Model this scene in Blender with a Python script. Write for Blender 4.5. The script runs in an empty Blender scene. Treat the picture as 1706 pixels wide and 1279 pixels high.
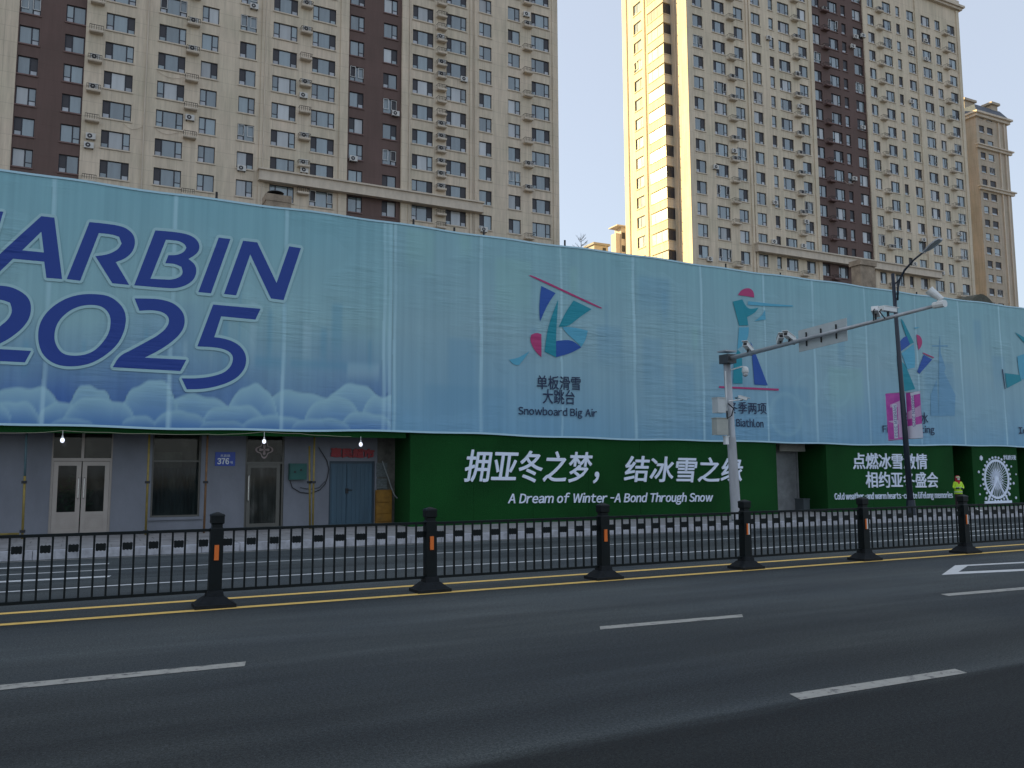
import bpy, math, random
from mathutils import Vector, Matrix
from mathutils.geometry import tessellate_polygon
random.seed(7)
S = bpy.context.scene
COL = S.collection
R = math.radians

# ------------------------------------------------------------------ camera
F_PX, YAW, PIT, ROL = 1405.8, 0.469888, 0.104144, -0.003955
CAM = Vector((0, 0, 1.6))
_rt = Vector((math.cos(YAW), -math.sin(YAW), 0))
FW = Vector((math.sin(YAW)*math.cos(PIT), math.cos(YAW)*math.cos(PIT), math.sin(PIT)))
_up = _rt.cross(FW)
RT = math.cos(ROL)*_rt + math.sin(ROL)*_up
UP = -math.sin(ROL)*_rt + math.cos(ROL)*_up
cd = bpy.data.cameras.new('camera'); cam = bpy.data.objects.new('camera', cd); COL.objects.link(cam)
M = Matrix((RT, UP, -FW)).transposed().to_4x4(); M.translation = CAM
cam.matrix_world = M
cd.sensor_width = 36; cd.lens = F_PX/1706*36; cd.clip_start = .1; cd.clip_end = 3000
S.camera = cam
# ------------------------------------------------------------------ light
SUN_AZ = R(-42)      # measured from +Y towards +X
SUN_EL = R(20)
W = bpy.data.worlds.new('World'); S.world = W; W.use_nodes = True
nt = W.node_tree
bg = nt.nodes['Background']
sky = nt.nodes.new('ShaderNodeTexSky'); sky.sky_type = 'NISHITA'; sky.sun_disc = False
sky.sun_elevation = SUN_EL; sky.sun_rotation = SUN_AZ
sky.air_density = 1.0; sky.dust_density = 2.2; sky.ozone_density = 1.6; sky.altitude = 150
# thin high haze: one even pale veil over the whole sky
veil = nt.nodes.new('ShaderNodeMix'); veil.data_type = 'RGBA'; veil.inputs[0].default_value = .72
veil.inputs[7].default_value = (1.92, 2.05, 2.28, 1)
nt.links.new(sky.outputs[0], veil.inputs[6]); nt.links.new(veil.outputs[2], bg.inputs[0]); bg.inputs[1].default_value = 0.10
sl = bpy.data.lights.new('sun', 'SUN'); so = bpy.data.objects.new('sun', sl); COL.objects.link(so)
sl.energy = 3.8; sl.angle = R(0.5); sl.color = (1, .77, .36)
sd = Vector((math.sin(SUN_AZ)*math.cos(SUN_EL), math.cos(SUN_AZ)*math.cos(SUN_EL), math.sin(SUN_EL)))
so.rotation_euler = sd.to_track_quat('Z', 'Y').to_euler(); so.location = (-60, 90, 90)
S.view_settings.view_transform = 'Standard'; S.view_settings.look = 'None'
S.view_settings.gamma = 1; S.view_settings.use_curve_mapping = False
S.view_settings.exposure = 1.80
S.cycles.max_bounces = 6; S.cycles.transparent_max_bounces = 48

# ------------------------------------------------------------------ helpers
def at(px, py, Y):
    """point of the photograph on the upright plane y=Y"""
    d = FW + (px-853)/F_PX*RT - (py-639.5)/F_PX*UP
    return CAM + d*(Y/d.y)
def atX(px, py, X):
    d = FW + (px-853)/F_PX*RT - (py-639.5)/F_PX*UP
    return CAM + d*(X/d.x)
def proj(p):
    d = Vector(p)-CAM; z = d.dot(FW)
    return (853+F_PX*d.dot(RT)/z, 639.5-F_PX*d.dot(UP)/z)

class MB:
    def __init__(s): s.v = []; s.f = []; s.m = []; s.c = None
    def quad(s, a, b, c, d, m=0):
        n = len(s.v); s.v += [tuple(a), tuple(b), tuple(c), tuple(d)]; s.f.append((n, n+1, n+2, n+3)); s.m.append(m)
    def tri(s, a, b, c, m=0):
        n = len(s.v); s.v += [tuple(a), tuple(b), tuple(c)]; s.f.append((n, n+1, n+2)); s.m.append(m)
    def box(s, x0, x1, y0, y1, z0, z1, m=0, T=None):
        n = len(s.v)
        P = [(x0,y0,z0),(x1,y0,z0),(x1,y1,z0),(x0,y1,z0),(x0,y0,z1),(x1,y0,z1),(x1,y1,z1),(x0,y1,z1)]
        if T is not None: P = [tuple(T @ Vector(p)) for p in P]
        s.v += P
        for f in ((0,3,2,1),(4,5,6,7),(0,1,5,4),(1,2,6,5),(2,3,7,6),(3,0,4,7)):
            s.f.append(tuple(n+i for i in f)); s.m.append(m)
        return s
    def frus(s, cx, cy, z0, z1, w0, d0, w1, d1, m=0, T=None):
        n = len(s.v); P = []
        for z, w, d in ((z0,w0,d0),(z1,w1,d1)):
            P += [(cx-w/2,cy-d/2,z),(cx+w/2,cy-d/2,z),(cx+w/2,cy+d/2,z),(cx-w/2,cy+d/2,z)]
        if T is not None: P = [tuple(T @ Vector(p)) for p in P]
        s.v += P
        for f in ((0,3,2,1),(4,5,6,7),(0,1,5,4),(1,2,6,5),(2,3,7,6),(3,0,4,7)):
            s.f.append(tuple(n+i for i in f)); s.m.append(m)
        return s
    def tube(s, pts, rad, seg=8, m=0, cap=True):
        pts = [Vector(p) for p in pts]
        if not isinstance(rad, (list, tuple)): rad = [rad]*len(pts)
        n0 = len(s.v); prev = None
        for i, p in enumerate(pts):
            t = (pts[min(i+1, len(pts)-1)]-pts[max(i-1, 0)]).normalized()
            if prev is None:
                a = t.orthogonal().normalized()
            else:
                a = (prev - t*prev.dot(t)).normalized()
            prev = a; b = t.cross(a)
            for k in range(seg):
                an = 2*math.pi*k/seg
                s.v.append(tuple(p + (a*math.cos(an)+b*math.sin(an))*rad[i]))
        for i in range(len(pts)-1):
            for k in range(seg):
                a0 = n0+i*seg+k; a1 = n0+i*seg+(k+1) % seg
                s.f.append((a0, a1, a1+seg, a0+seg)); s.m.append(m)
        if cap:
            s.f.append(tuple(n0+k for k in reversed(range(seg)))); s.m.append(m)
            e = n0+(len(pts)-1)*seg
            s.f.append(tuple(e+k for k in range(seg))); s.m.append(m)
        return s
    def poly(s, outline, y0, y1, m=0, holes=()):
        """outline: list of (x,z); slab from y0 (front, towards camera) to y1"""
        loops = [list(outline)]+[list(h) for h in holes]
        pl = [[Vector((x, z, 0)) for x, z in L] for L in loops]
        flat = [p for L in loops for p in L]
        n = len(s.v)
        s.v += [(x, y0, z) for x, z in flat]
        for t in tessellate_polygon(pl):
            a, b, c = [flat[i] for i in t]
            cr = (b[0]-a[0])*(c[1]-a[1])-(b[1]-a[1])*(c[0]-a[0])
            if abs(cr) < 1e-10: continue
            s.f.append((n+t[0], n+t[1], n+t[2]) if cr > 0 else (n+t[0], n+t[2], n+t[1])); s.m.append(m)
        o = 0
        for L in loops:
            k = len(L); b0 = len(s.v)
            s.v += [(x, y0, z) for x, z in L]+[(x, y1, z) for x, z in L]
            for i in range(k):
                j = (i+1) % k
                s.f.append((b0+i, b0+j, b0+k+j, b0+k+i)); s.m.append(m)
        return s
    def mesh(s, name, mats):
        me = bpy.data.meshes.new(name)
        me.from_pydata(s.v, [], s.f)
        for mt in mats: me.materials.append(mt)
        if len(mats) > 1: me.polygons.foreach_set('material_index', s.m)
        me.update()
        return me
    def build(s, name, mats, parent=None, smooth=False, loc=None):
        if not isinstance(mats, (list, tuple)): mats = [mats]
        me = s.mesh(name, mats)
        if smooth:
            me.polygons.foreach_set('use_smooth', [True]*len(me.polygons))
        o = bpy.data.objects.new(name, me); COL.objects.link(o)
        if parent: o.parent = parent
        if loc: o.location = loc
        return o
def link(name, me, parent=None, loc=(0,0,0), rz=0, sc=None):
    o = bpy.data.objects.new(name, me); COL.objects.link(o); o.parent = parent
    o.location = loc
    if rz: o.rotation_euler = (0, 0, rz)
    if sc: o.scale = sc
    return o
def empty(name, loc=(0,0,0)):
    o = bpy.data.objects.new(name, None); COL.objects.link(o); o.location = loc; o.empty_display_size = .3
    return o
def tag(o, label, cat, group=None):
    o['label'] = label; o['category'] = cat
    if group: o['group'] = group
    return o
def struct(o): o['kind'] = 'structure'; return o
def stuff(o): o['kind'] = 'stuff'; return o

# ------------------------------------------------------------------ materials
def mat(name, col, rough=.8, metal=0, spec=.5, noise=0, nscale=3, bump=0, bscale=30, ior=None, stretch=None, col2=None, emit=None, alpha=None):
    m = bpy.data.materials.new(name); m.use_nodes = True
    t = m.node_tree; b = t.nodes['Principled BSDF']
    b.inputs['Base Color'].default_value = (*col, 1); b.inputs['Roughness'].default_value = rough
    b.inputs['Metallic'].default_value = metal; b.inputs['Specular IOR Level'].default_value = spec
    if ior: b.inputs['IOR'].default_value = ior
    if emit: b.inputs['Emission Color'].default_value = (*emit[:3], 1); b.inputs['Emission Strength'].default_value = emit[3]
    if alpha: b.inputs['Alpha'].default_value = alpha
    if noise or bump:
        g = t.nodes.new('ShaderNodeNewGeometry'); mp = t.nodes.new('ShaderNodeMapping')
        t.links.new(g.outputs['Position'], mp.inputs[0])
        if stretch: mp.inputs['Scale'].default_value = stretch
    if noise:
        n = t.nodes.new('ShaderNodeTexNoise'); n.inputs['Scale'].default_value = nscale; n.inputs['Detail'].default_value = 6; n.inputs['Roughness'].default_value = .65
        t.links.new(mp.outputs[0], n.inputs[0])
        r = t.nodes.new('ShaderNodeValToRGB')
        c2 = col2 or tuple(c*(1-noise) for c in col); c1 = tuple(min(1, c*(1+noise*.5)) for c in col)
        r.color_ramp.elements[0].position = .3; r.color_ramp.elements[1].position = .7
        r.color_ramp.elements[0].color = (*c2, 1); r.color_ramp.elements[1].color = (*c1, 1)
        t.links.new(n.outputs[0], r.inputs[0]); t.links.new(r.outputs[0], b.inputs['Base Color'])
    if bump:
        n2 = t.nodes.new('ShaderNodeTexNoise'); n2.inputs['Scale'].default_value = bscale; n2.inputs['Detail'].default_value = 4
        t.links.new(g.outputs['Position'], n2.inputs[0])
        bp = t.nodes.new('ShaderNodeBump'); bp.inputs['Strength'].default_value = bump; bp.inputs['Distance'].default_value = .02
        t.links.new(n2.outputs[0], bp.inputs['Height']); t.links.new(bp.outputs[0], b.inputs['Normal'])
    return m

def nodes(name):
    m = bpy.data.materials.new(name); m.use_nodes = True; t = m.node_tree
    return m, t, t.nodes['Principled BSDF'], t.nodes.new, t.links.new
def ramp(N, stops, interp='LINEAR'):
    r = N('ShaderNodeValToRGB'); e = r.color_ramp.elements; r.color_ramp.interpolation = interp
    while len(e) < len(stops): e.new(.5)
    for i, (p, c) in enumerate(stops):
        e[i].position = p; e[i].color = (*c, 1) if len(c) == 3 else c
    return r

def wall_mat(name, col, jx=3.0, jz=1.46, streak=.27, joint=.66):
    """painted stone panels: big panel joints, vertical rain streaks"""
    m, t, b, N, L = nodes(name)
    g = N('ShaderNodeNewGeometry')
    # use x+y as horizontal coordinate so every side works
    sp = N('ShaderNodeSeparateXYZ'); L(g.outputs['Position'], sp.inputs[0])
    ad = N('ShaderNodeMath'); ad.operation = 'ADD'; L(sp.outputs[0], ad.inputs[0]); L(sp.outputs[1], ad.inputs[1])
    cb = N('ShaderNodeCombineXYZ'); L(ad.outputs[0], cb.inputs[0]); L(sp.outputs[2], cb.inputs[1])
    br = N('ShaderNodeTexBrick'); L(cb.outputs[0], br.inputs[0])
    br.inputs['Scale'].default_value = 1; br.inputs['Brick Width'].default_value = jx; br.inputs['Row Height'].default_value = jz
    br.inputs['Mortar Size'].default_value = .018; br.inputs['Mortar Smooth'].default_value = .6; br.offset = 0
    br.inputs['Color1'].default_value = (1,1,1,1); br.inputs['Color2'].default_value = (.965,.965,.965,1); br.inputs['Mortar'].default_value = (joint,)*3+(1,)
    mp = N('ShaderNodeMapping'); mp.inputs['Scale'].default_value = (1.6, .12, 1); L(cb.outputs[0], mp.inputs[0])
    n = N('ShaderNodeTexNoise'); n.inputs['Scale'].default_value = 1.5; n.inputs['Detail'].default_value = 7; n.inputs['Roughness'].default_value = .7; L(mp.outputs[0], n.inputs[0])
    r1 = ramp(N, [(.3, (1-streak,)*3), (.62, (1,1,1)), (.8, (1+streak*.4,)*3)]); L(n.outputs[0], r1.inputs[0])
    n2 = N('ShaderNodeTexNoise'); n2.inputs['Scale'].default_value = .25; n2.inputs['Detail'].default_value = 5; L(cb.outputs[0], n2.inputs[0])
    r2 = ramp(N, [(.3, (.87,.88,.83)), (.7, (1.04,1.0,.97))]); L(n2.outputs[0], r2.inputs[0])
    def mul(a, c):
        x = N('ShaderNodeMix'); x.data_type = 'RGBA'; x.blend_type = 'MULTIPLY'; x.inputs[0].default_value = 1
        L(a, x.inputs[6]); 
        if isinstance(c, tuple): x.inputs[7].default_value = c
        else: L(c, x.inputs[7])
        return x.outputs[2]
    o = mul(mul(mul(br.outputs[0], (*col, 1)), r1.outputs[0]), r2.outputs[0])
    L(o, b.inputs['Base Color']); b.inputs['Roughness'].default_value = .85; b.inputs['Specular IOR Level'].default_value = .3
    return m

def glass_mat(name, base, rough=.06, ior=2.0, var=.3, sc=.6):
    m, t, b, N, L = nodes(name)
    oi = N('ShaderNodeObjectInfo')
    g = N('ShaderNodeNewGeometry'); mp = N('ShaderNodeMapping'); mp.inputs['Scale'].default_value = (3, 3, .35); L(g.outputs['Position'], mp.inputs[0])
    n = N('ShaderNodeTexNoise'); n.inputs['Scale'].default_value = sc; n.inputs['Detail'].default_value = 3; L(mp.outputs[0], n.inputs[0])
    ad = N('ShaderNodeMath'); ad.operation = 'ADD'; L(n.outputs[0], ad.inputs[0]); L(oi.outputs['Random'], ad.inputs[1])
    r = ramp(N, [(.35, tuple(c*(1-var) for c in base)), (1.0, base), (1.5, tuple(min(1, c*(1+var)) for c in base))])
    ml = N('ShaderNodeMath'); ml.operation = 'MULTIPLY'; ml.inputs[1].default_value = .62; L(ad.outputs[0], ml.inputs[0])
    r.color_ramp.elements[0].position = .2; r.color_ramp.elements[1].position = .6; r.color_ramp.elements[2].position = .95
    L(ml.outputs[0], r.inputs[0]); L(r.outputs[0], b.inputs['Base Color'])
    b.inputs['Roughness'].default_value = rough; b.inputs['IOR'].default_value = ior
    # slightly uneven panes
    bp = N('ShaderNodeBump'); bp.inputs['Strength'].default_value = .05; bp.inputs['Distance'].default_value = .3
    n3 = N('ShaderNodeTexNoise'); n3.inputs['Scale'].default_value = .8; L(g.outputs['Position'], n3.inputs[0]); L(n3.outputs[0], bp.inputs['Height']); L(bp.outputs[0], b.inputs['Normal'])
    return m

BEIGE = wall_mat('beige_wall_paint', (.70, .61, .495))
BEIGE2 = wall_mat('sand_wall_paint', (.72, .63, .50), 2.7, 2.86)
BROWN = wall_mat('brown_wall_paint', (.150,.102,.094), 3, 1.46, .12, .85)
FARWALL = wall_mat('far_wall_paint', (.54, .46, .37), 2.4, 2.9)
TRIM = mat('trim_paint', (.60, .52, .42), .85, noise=.18, nscale=1.5, stretch=(1,1,.3))
TRIMB = mat('brown_trim_paint', (.17,.105,.095), .8, noise=.15)
FRAME = mat('window_frame_dark', (.014,.016,.025), .5)
PANE = glass_mat('pane_glass', (.16, .205, .22), var=.45)
CURT = glass_mat('pane_curtained', (.42, .44, .45), ior=1.6)
SCREEN = mat('insect_screen', (.042,.040,.047), .55, spec=.5)
LOWP = glass_mat('lower_pane', (.36, .38, .41), ior=1.6)
ACW = mat('ac_casing', (.58, .57, .54), .55, noise=.12)
ACG = mat('ac_grille_dark', (.03, .03, .035), .6)
IRON = mat('rail_iron', (.028,.024,.024), .7)
FENCE = mat('fence_paint', (.0035,.007,.008), .5, spec=.22, noise=.4, nscale=8)
BASEM = mat('base_rubber', (.011,.014,.017), .8, spec=.25, noise=.4, nscale=14, bump=.3, bscale=60)
ORANGE = mat('reflector_orange', (.75, .16, .02), .35)
WHITEP = mat('white_plastic', (.7, .7, .68), .4)
GALV = mat('galvanised_steel', (.41,.43,.45), .5, metal=.35, noise=.25, nscale=4, stretch=(1,1,.4))
STEELW = mat('camera_white', (.72, .74, .73), .4, noise=.08)
BLACKC = mat('cable_black', (.012, .012, .014), .6)
LAMPG = mat('lamp_grey', (.34, .36, .38), .45, metal=.2)
LAMPP = mat('lamp_pole_paint', (.012, .020, .034), .45)

# asphalt
def asphalt(name, tone=1):
    m, t, b, N, L = nodes(name)
    g = N('ShaderNodeNewGeometry')
    n1 = N('ShaderNodeTexNoise'); n1.inputs['Scale'].default_value = 90; n1.inputs['Detail'].default_value = 5; n1.inputs['Roughness'].default_value = .8; L(g.outputs['Position'], n1.inputs[0])
    mp = N('ShaderNodeMapping'); mp.inputs['Scale'].default_value = (.12, 1.1, 1); mp.inputs['Rotation'].default_value = (0,0,R(1)); L(g.outputs['Position'], mp.inputs[0])
    n2 = N('ShaderNodeTexNoise'); n2.inputs['Scale'].default_value = 1.3; n2.inputs['Detail'].default_value = 8; n2.inputs['Roughness'].default_value = .62; L(mp.outputs[0], n2.inputs[0])
    n3 = N('ShaderNodeTexNoise'); n3.inputs['Scale'].default_value = .28; n3.inputs['Detail'].default_value = 4; L(g.outputs['Position'], n3.inputs[0])
    nA = N('ShaderNodeTexNoise'); nA.inputs['Scale'].default_value = 38; nA.inputs['Detail'].default_value = 3; nA.inputs['Roughness'].default_value = .9; L(g.outputs['Position'], nA.inputs[0])
    rA = ramp(N, [(.34, (.62,.62,.62)), (.5, (1,1,1)), (.68, (1.5,1.5,1.48))]); L(nA.outputs[0], rA.inputs[0])
    r1 = ramp(N, [(.30, (.40,.40,.40)), (.5, (1,1,1)), (.66, (1.7,1.7,1.66)), (.74, (3.2,3.2,3.1))]); L(n1.outputs[0], r1.inputs[0])
    r2 = ramp(N, [(.28, (.60,.60,.62)), (.42, (.90,.90,.91)), (.5, (1,1,1)), (.56, (1.12,1.12,1.12)), (.72, (1.42,1.42,1.40))]); L(n2.outputs[0], r2.inputs[0])
    r3 = ramp(N, [(.35, (.86,.88,.92)), (.65, (1.1,1.08,1.04))]); L(n3.outputs[0], r3.inputs[0])
    def mul(a, c):
        x = N('ShaderNodeMix'); x.data_type = 'RGBA'; x.blend_type = 'MULTIPLY'; x.inputs[0].default_value = 1
        L(a, x.inputs[6])
        if isinstance(c, tuple): x.inputs[7].default_value = c
        else: L(c, x.inputs[7])
        return x.outputs[2]
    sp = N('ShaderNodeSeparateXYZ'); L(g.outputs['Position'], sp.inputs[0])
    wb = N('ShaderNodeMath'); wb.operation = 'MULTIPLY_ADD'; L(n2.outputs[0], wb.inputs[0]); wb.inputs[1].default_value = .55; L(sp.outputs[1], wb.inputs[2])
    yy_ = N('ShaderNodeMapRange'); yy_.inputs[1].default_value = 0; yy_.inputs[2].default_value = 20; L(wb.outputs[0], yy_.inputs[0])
    # lanes of different age: fresh dark surface nearest the camera, worn paler lane, wheel tracks; dark strip under the fence is grime plus painted contact shadow
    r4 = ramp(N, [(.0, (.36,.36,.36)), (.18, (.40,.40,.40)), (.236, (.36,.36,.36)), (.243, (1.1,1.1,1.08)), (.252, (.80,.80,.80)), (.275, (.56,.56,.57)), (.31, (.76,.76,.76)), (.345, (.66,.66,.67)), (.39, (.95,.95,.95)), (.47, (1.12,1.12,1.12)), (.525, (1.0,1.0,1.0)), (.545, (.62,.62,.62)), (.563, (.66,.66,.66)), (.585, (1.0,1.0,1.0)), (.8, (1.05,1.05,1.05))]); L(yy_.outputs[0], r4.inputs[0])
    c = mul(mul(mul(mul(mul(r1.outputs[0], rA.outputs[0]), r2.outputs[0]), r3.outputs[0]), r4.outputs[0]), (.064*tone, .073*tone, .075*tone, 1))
    L(c, b.inputs['Base Color'])
    rr = N('ShaderNodeMapRange'); rr.inputs[3].default_value = .72; rr.inputs[4].default_value = .95; L(n2.outputs[0], rr.inputs[0]); L(rr.outputs[0], b.inputs['Roughness'])
    b.inputs['Specular IOR Level'].default_value = .2
    bp = N('ShaderNodeBump'); bp.inputs['Strength'].default_value = .8; bp.inputs['Distance'].default_value = .010; L(n1.outputs[0], bp.inputs['Height']); L(bp.outputs[0], b.inputs['Normal'])
    return m
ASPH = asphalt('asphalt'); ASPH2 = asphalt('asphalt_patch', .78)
def paint(name, col, wear=.49):
    m, t, b, N, L = nodes(name)
    g = N('ShaderNodeNewGeometry'); n = N('ShaderNodeTexNoise'); n.inputs['Scale'].default_value = 9; n.inputs['Detail'].default_value = 8; n.inputs['Roughness'].default_value = .75; L(g.outputs['Position'], n.inputs[0])
    r = ramp(N, [(wear-.16, (.075,.077,.08)), (wear-.02, tuple(c*.8 for c in col)), (wear+.25, col)]); L(n.outputs[0], r.inputs[0]); L(r.outputs[0], b.inputs['Base Color'])
    b.inputs['Roughness'].default_value = .75
    return m
PWHITE = paint('road_paint_white', (.42, .41, .365)); PYEL = paint('road_paint_yellow', (.95, .62, .16), .36)
PWHITE2 = paint('road_paint_white_bright', (.66, .67, .66), .36)
CONC = mat('sidewalk_concrete', (.22, .215, .21), .9, noise=.3, nscale=1.6, bump=.3, bscale=25)
KERBM = mat('kerb_stone_grey', (.46, .46, .49), .85, noise=.35, nscale=5, bump=.3, bscale=30)
GROUNDM = mat('ground_grey', (.12, .115, .11), .95, noise=.3, nscale=.2)
GREYW = mat('shop_wall_grey', (.20, .21, .24), .85, noise=.18, nscale=1.2, stretch=(1,1,.5), bump=.15, bscale=12)
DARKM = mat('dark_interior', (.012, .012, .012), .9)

# ------------------------------------------------------------------ ground, road, kerb, sidewalk
struct(MB().box(-600, 900, -500, 1200, -.6, -.03).build('ground', GROUNDM))
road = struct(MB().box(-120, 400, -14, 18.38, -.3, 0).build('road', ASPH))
def marking(name, pts, m, z=.004, parent=road):
    b = MB(); n = len(pts); b.v = [(x, y, z) for x, y in pts]
    a = sum(pts[i][0]*pts[(i+1) % n][1]-pts[(i+1) % n][0]*pts[i][1] for i in range(n))
    b.f = [tuple(range(n)) if a > 0 else tuple(reversed(range(n)))]; b.m = [0]
    return b.build(name, m, parent)
def wobble_line(name, x0, x1, y, w, m, wob=.012, z=.004, slope=0):
    b = MB(); n = int((x1-x0)/.35); P = []
    for i in range(n+1):
        x = x0+(x1-x0)*i/n; yy = y+slope*(x-x0)+random.uniform(-wob, wob); P.append((x, yy-w/2+random.uniform(-wob,wob)*.4, yy+w/2+random.uniform(-wob,wob)*.4))
    for a, c in zip(P, P[1:]):
        b.quad((a[0],a[1],z),(c[0],c[1],z),(c[0],c[2],z),(a[0],a[2],z))
    return b.build(name, m, road)
wobble_line('yellow_line', -40, 120, 10.66, .14, PYEL, .003, slope=.0008)
wobble_line('yellow_line', -40, 120, 11.52, .14, PYEL, .003)
wobble_line('white_line', -40, 90, 13.62, .10, PWHITE2, .012)
wobble_line('white_line', -40, 90, 15.88, .09, PWHITE2, .010)
wobble_line('white_line', -40, 90, 18.12, .07, PWHITE, .010)
marking('lane_dash', [(-5.5,17.02),(.50,16.87),(.52,17.03),(-5.5,17.2)], PWHITE2)
marking('lane_dash', [(-5.5,14.92),(.45,14.76),(.49,14.95),(-5.5,15.12)], PWHITE2)
marking('lane_dash', [(18.5,16.0+.45),(24,16.45),(24,16.6),(18.5,16.6)], PWHITE2)
marking('lane_dash', [(18.5,14.55),(24,14.55),(24,14.72),(18.5,14.72)], PWHITE2)
for x0 in (-9.3, -4.1):
    pass
marking('lane_dash', [(-3.4,7.58),(1.28,7.46),(1.32,7.63),(-3.4,7.76)], PWHITE)
marking('lane_dash', [(4.78,7.45),(6.57,7.335),(6.68,7.475),(4.87,7.60)], PWHITE)
marking('lane_dash', [(9.96,7.30),(13.0,7.10),(13.1,7.26),(10.02,7.46)], PWHITE)
marking('lane_dash', [(4.57,4.545),(6.33,4.515),(6.37,4.65),(4.62,4.70)], PWHITE)
dm = MB()
for q in ([(11.87,8.80),(18,7.72),(18,7.85),(12.45,8.93)], [(11.87,8.80),(12.45,8.93),(13.35,9.40),(13.25,9.56)], [(13.35,9.40),(18,8.75),(18,8.89),(13.25,9.56)]):
    dm.quad(*[(x, y, .004) for x, y in q])
dm.build('diamond_marking', PWHITE2, road)
# darker repair strips on the far carriageway and tyre darkening lines on the near one
for (y0, y1, x0, x1) in ((14.5, 15.3, -2, 40), (16.6, 17.4, 2.5, 40)):
    MB().box(x0, x1, y0, y1, -.02, .002).build('asphalt_patch', ASPH2, road)
# kerb
kerb = struct(MB().box(-60, 140, 18.62, 18.72, -.2, .155).build('kerb', KERBM))
kst = MB().box(0, .74, 0, .24, -.1, .165)
kme = kst.mesh('kerb_stone', [KERBM])
kst2 = [kme]
for i in range(2):
    kst2.append(MB().box(0, .74, .006*i, .24, -.1, .165-.006*(i+1)).mesh('kerb_stone', [KERBM]))
x = -6.0
while x < 60:
    link('kerb_stone', random.choice(kst2), kerb, (x, 18.385+random.uniform(-.006, .006), 0)); x += .75
side = struct(MB().box(-60, 140, 18.72, 26, -.2, .15).build('sidewalk', CONC))
pv = MB(); yy = 18.76
for r_ in range(6):
    for c_ in range(110):
        x0 = -6+c_*.6+(r_ % 2)*.3
        dz = random.uniform(0, .006)
        pv.box(x0+.006, x0+.594, yy+.006, yy+.594, .13, .158+dz)
    yy += .6
stuff(pv.build('paving_slab', mat('paving_slab_grey', (.30,.29,.285), .9, noise=.3, nscale=2.3, bump=.2, bscale=30), side))

# ------------------------------------------------------------------ tower builder
def wall_holes(b, x0, x1, z0, z1, holes, P, depth=.22, m=0, mr=0):
    """sheet in facade coordinates (u,z) with rectangular holes and reveals. P(u, z, out) -> 3D point"""
    xs = sorted({x0, x1, *[v for h in holes for v in h[:2] if x0 < v < x1]})
    zs = sorted({z0, z1, *[v for h in holes for v in h[2:4] if z0 < v < z1]})
    # column-wise, merge vertically
    for a, c in zip(xs, xs[1:]):
        if c-a < 1e-6: continue
        hs = sorted([h for h in holes if h[0] <= a+1e-6 and h[1] >= c-1e-6], key=lambda h: h[2])
        z = z0
        for h in hs:
            if h[2] > z: b.quad(P(a,z,0), P(c,z,0), P(c,h[2],0), P(a,h[2],0), m)
            z = max(z, h[3])
        if z < z1: b.quad(P(a,z,0), P(c,z,0), P(c,z1,0), P(a,z1,0), m)
    for (a, c, p, q) in holes:
        b.quad(P(a,p,0), P(a,p,-depth), P(a,q,-depth), P(a,q,0), mr)
        b.quad(P(c,p,0), P(c,q,0), P(c,q,-depth), P(c,p,-depth), mr)
        b.quad(P(a,q,0), P(a,q,-depth), P(c,q,-depth), P(c,q,0), mr)
        b.quad(P(a,p,0), P(c,p,0), P(c,p,-depth), P(a,p,-depth), mr)

_wcache = {}
rnd_w = random.Random(5)
SASHW = mat('sash_white', (.62,.62,.60), .5)
def window_meshes(w, h, kind, flip):
    """frame mesh + list of (name, mesh-maker) in local coords: x right, z up, y away from viewer, front of opening at y=0.
    kind 2: casement + wide pane; 3: casement, pane, casement; 1: single casement"""
    key = (round(w, 2), round(h, 2), kind, flip)
    if key in _wcache: return _wcache[key]
    f = .075; d0, d1 = .13, .19
    cuts = {1: [0, w], 2: [0, w*.38, w], 3: [0, w*.25, w*.75, w]}[kind]
    if flip and kind == 2: cuts = [0, w*.62, w]
    fr = MB()
    fr.box(0, w, d0, d1, 0, f); fr.box(0, w, d0, d1, h-f, h)
    fr.box(0, f, d0, d1, f, h-f); fr.box(w-f, w, d0, d1, f, h-f)
    for c in cuts[1:-1]: fr.box(c-f*.7, c+f*.7, d0, d1, f, h-f)
    panes = []
    low = h*.27
    for i, (a, c) in enumerate(zip(cuts, cuts[1:])):
        wide = (kind == 2 and ((i == 1) != flip)) or (kind == 3 and i == 1)
        a2 = a+f*.8; c2 = c-f*.8
        if wide:
            panes.append(('wide', MB().box(a2, c2, d0+.035, d0+.05, f, h-f)))
        else:
            fr.box(a+f*.7, c-f*.7, d0+.005, d1, low, low+f)
            panes.append(('cas', MB().box(a2, c2, d0+.03, d0+.045, low+f, h-f)))
            panes.append(('low', MB().box(a2, c2, d0+.03, d0+.045, f, low)))
    fm = fr.mesh('window', [FRAME])
    out = []
    for k, b in panes:
        if k == 'wide': out.append((k, [b.mesh('pane', [PANE]), b.mesh('pane', [CURT])]))
        elif k == 'cas': out.append((k, [b.mesh('pane', [SCREEN]), b.mesh('pane', [PANE])]))
        else: out.append((k, [b.mesh('pane', [LOWP]), b.mesh('pane', [PANE])]))
    _wcache[key] = (fm, out)
    return _wcache[key]
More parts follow.
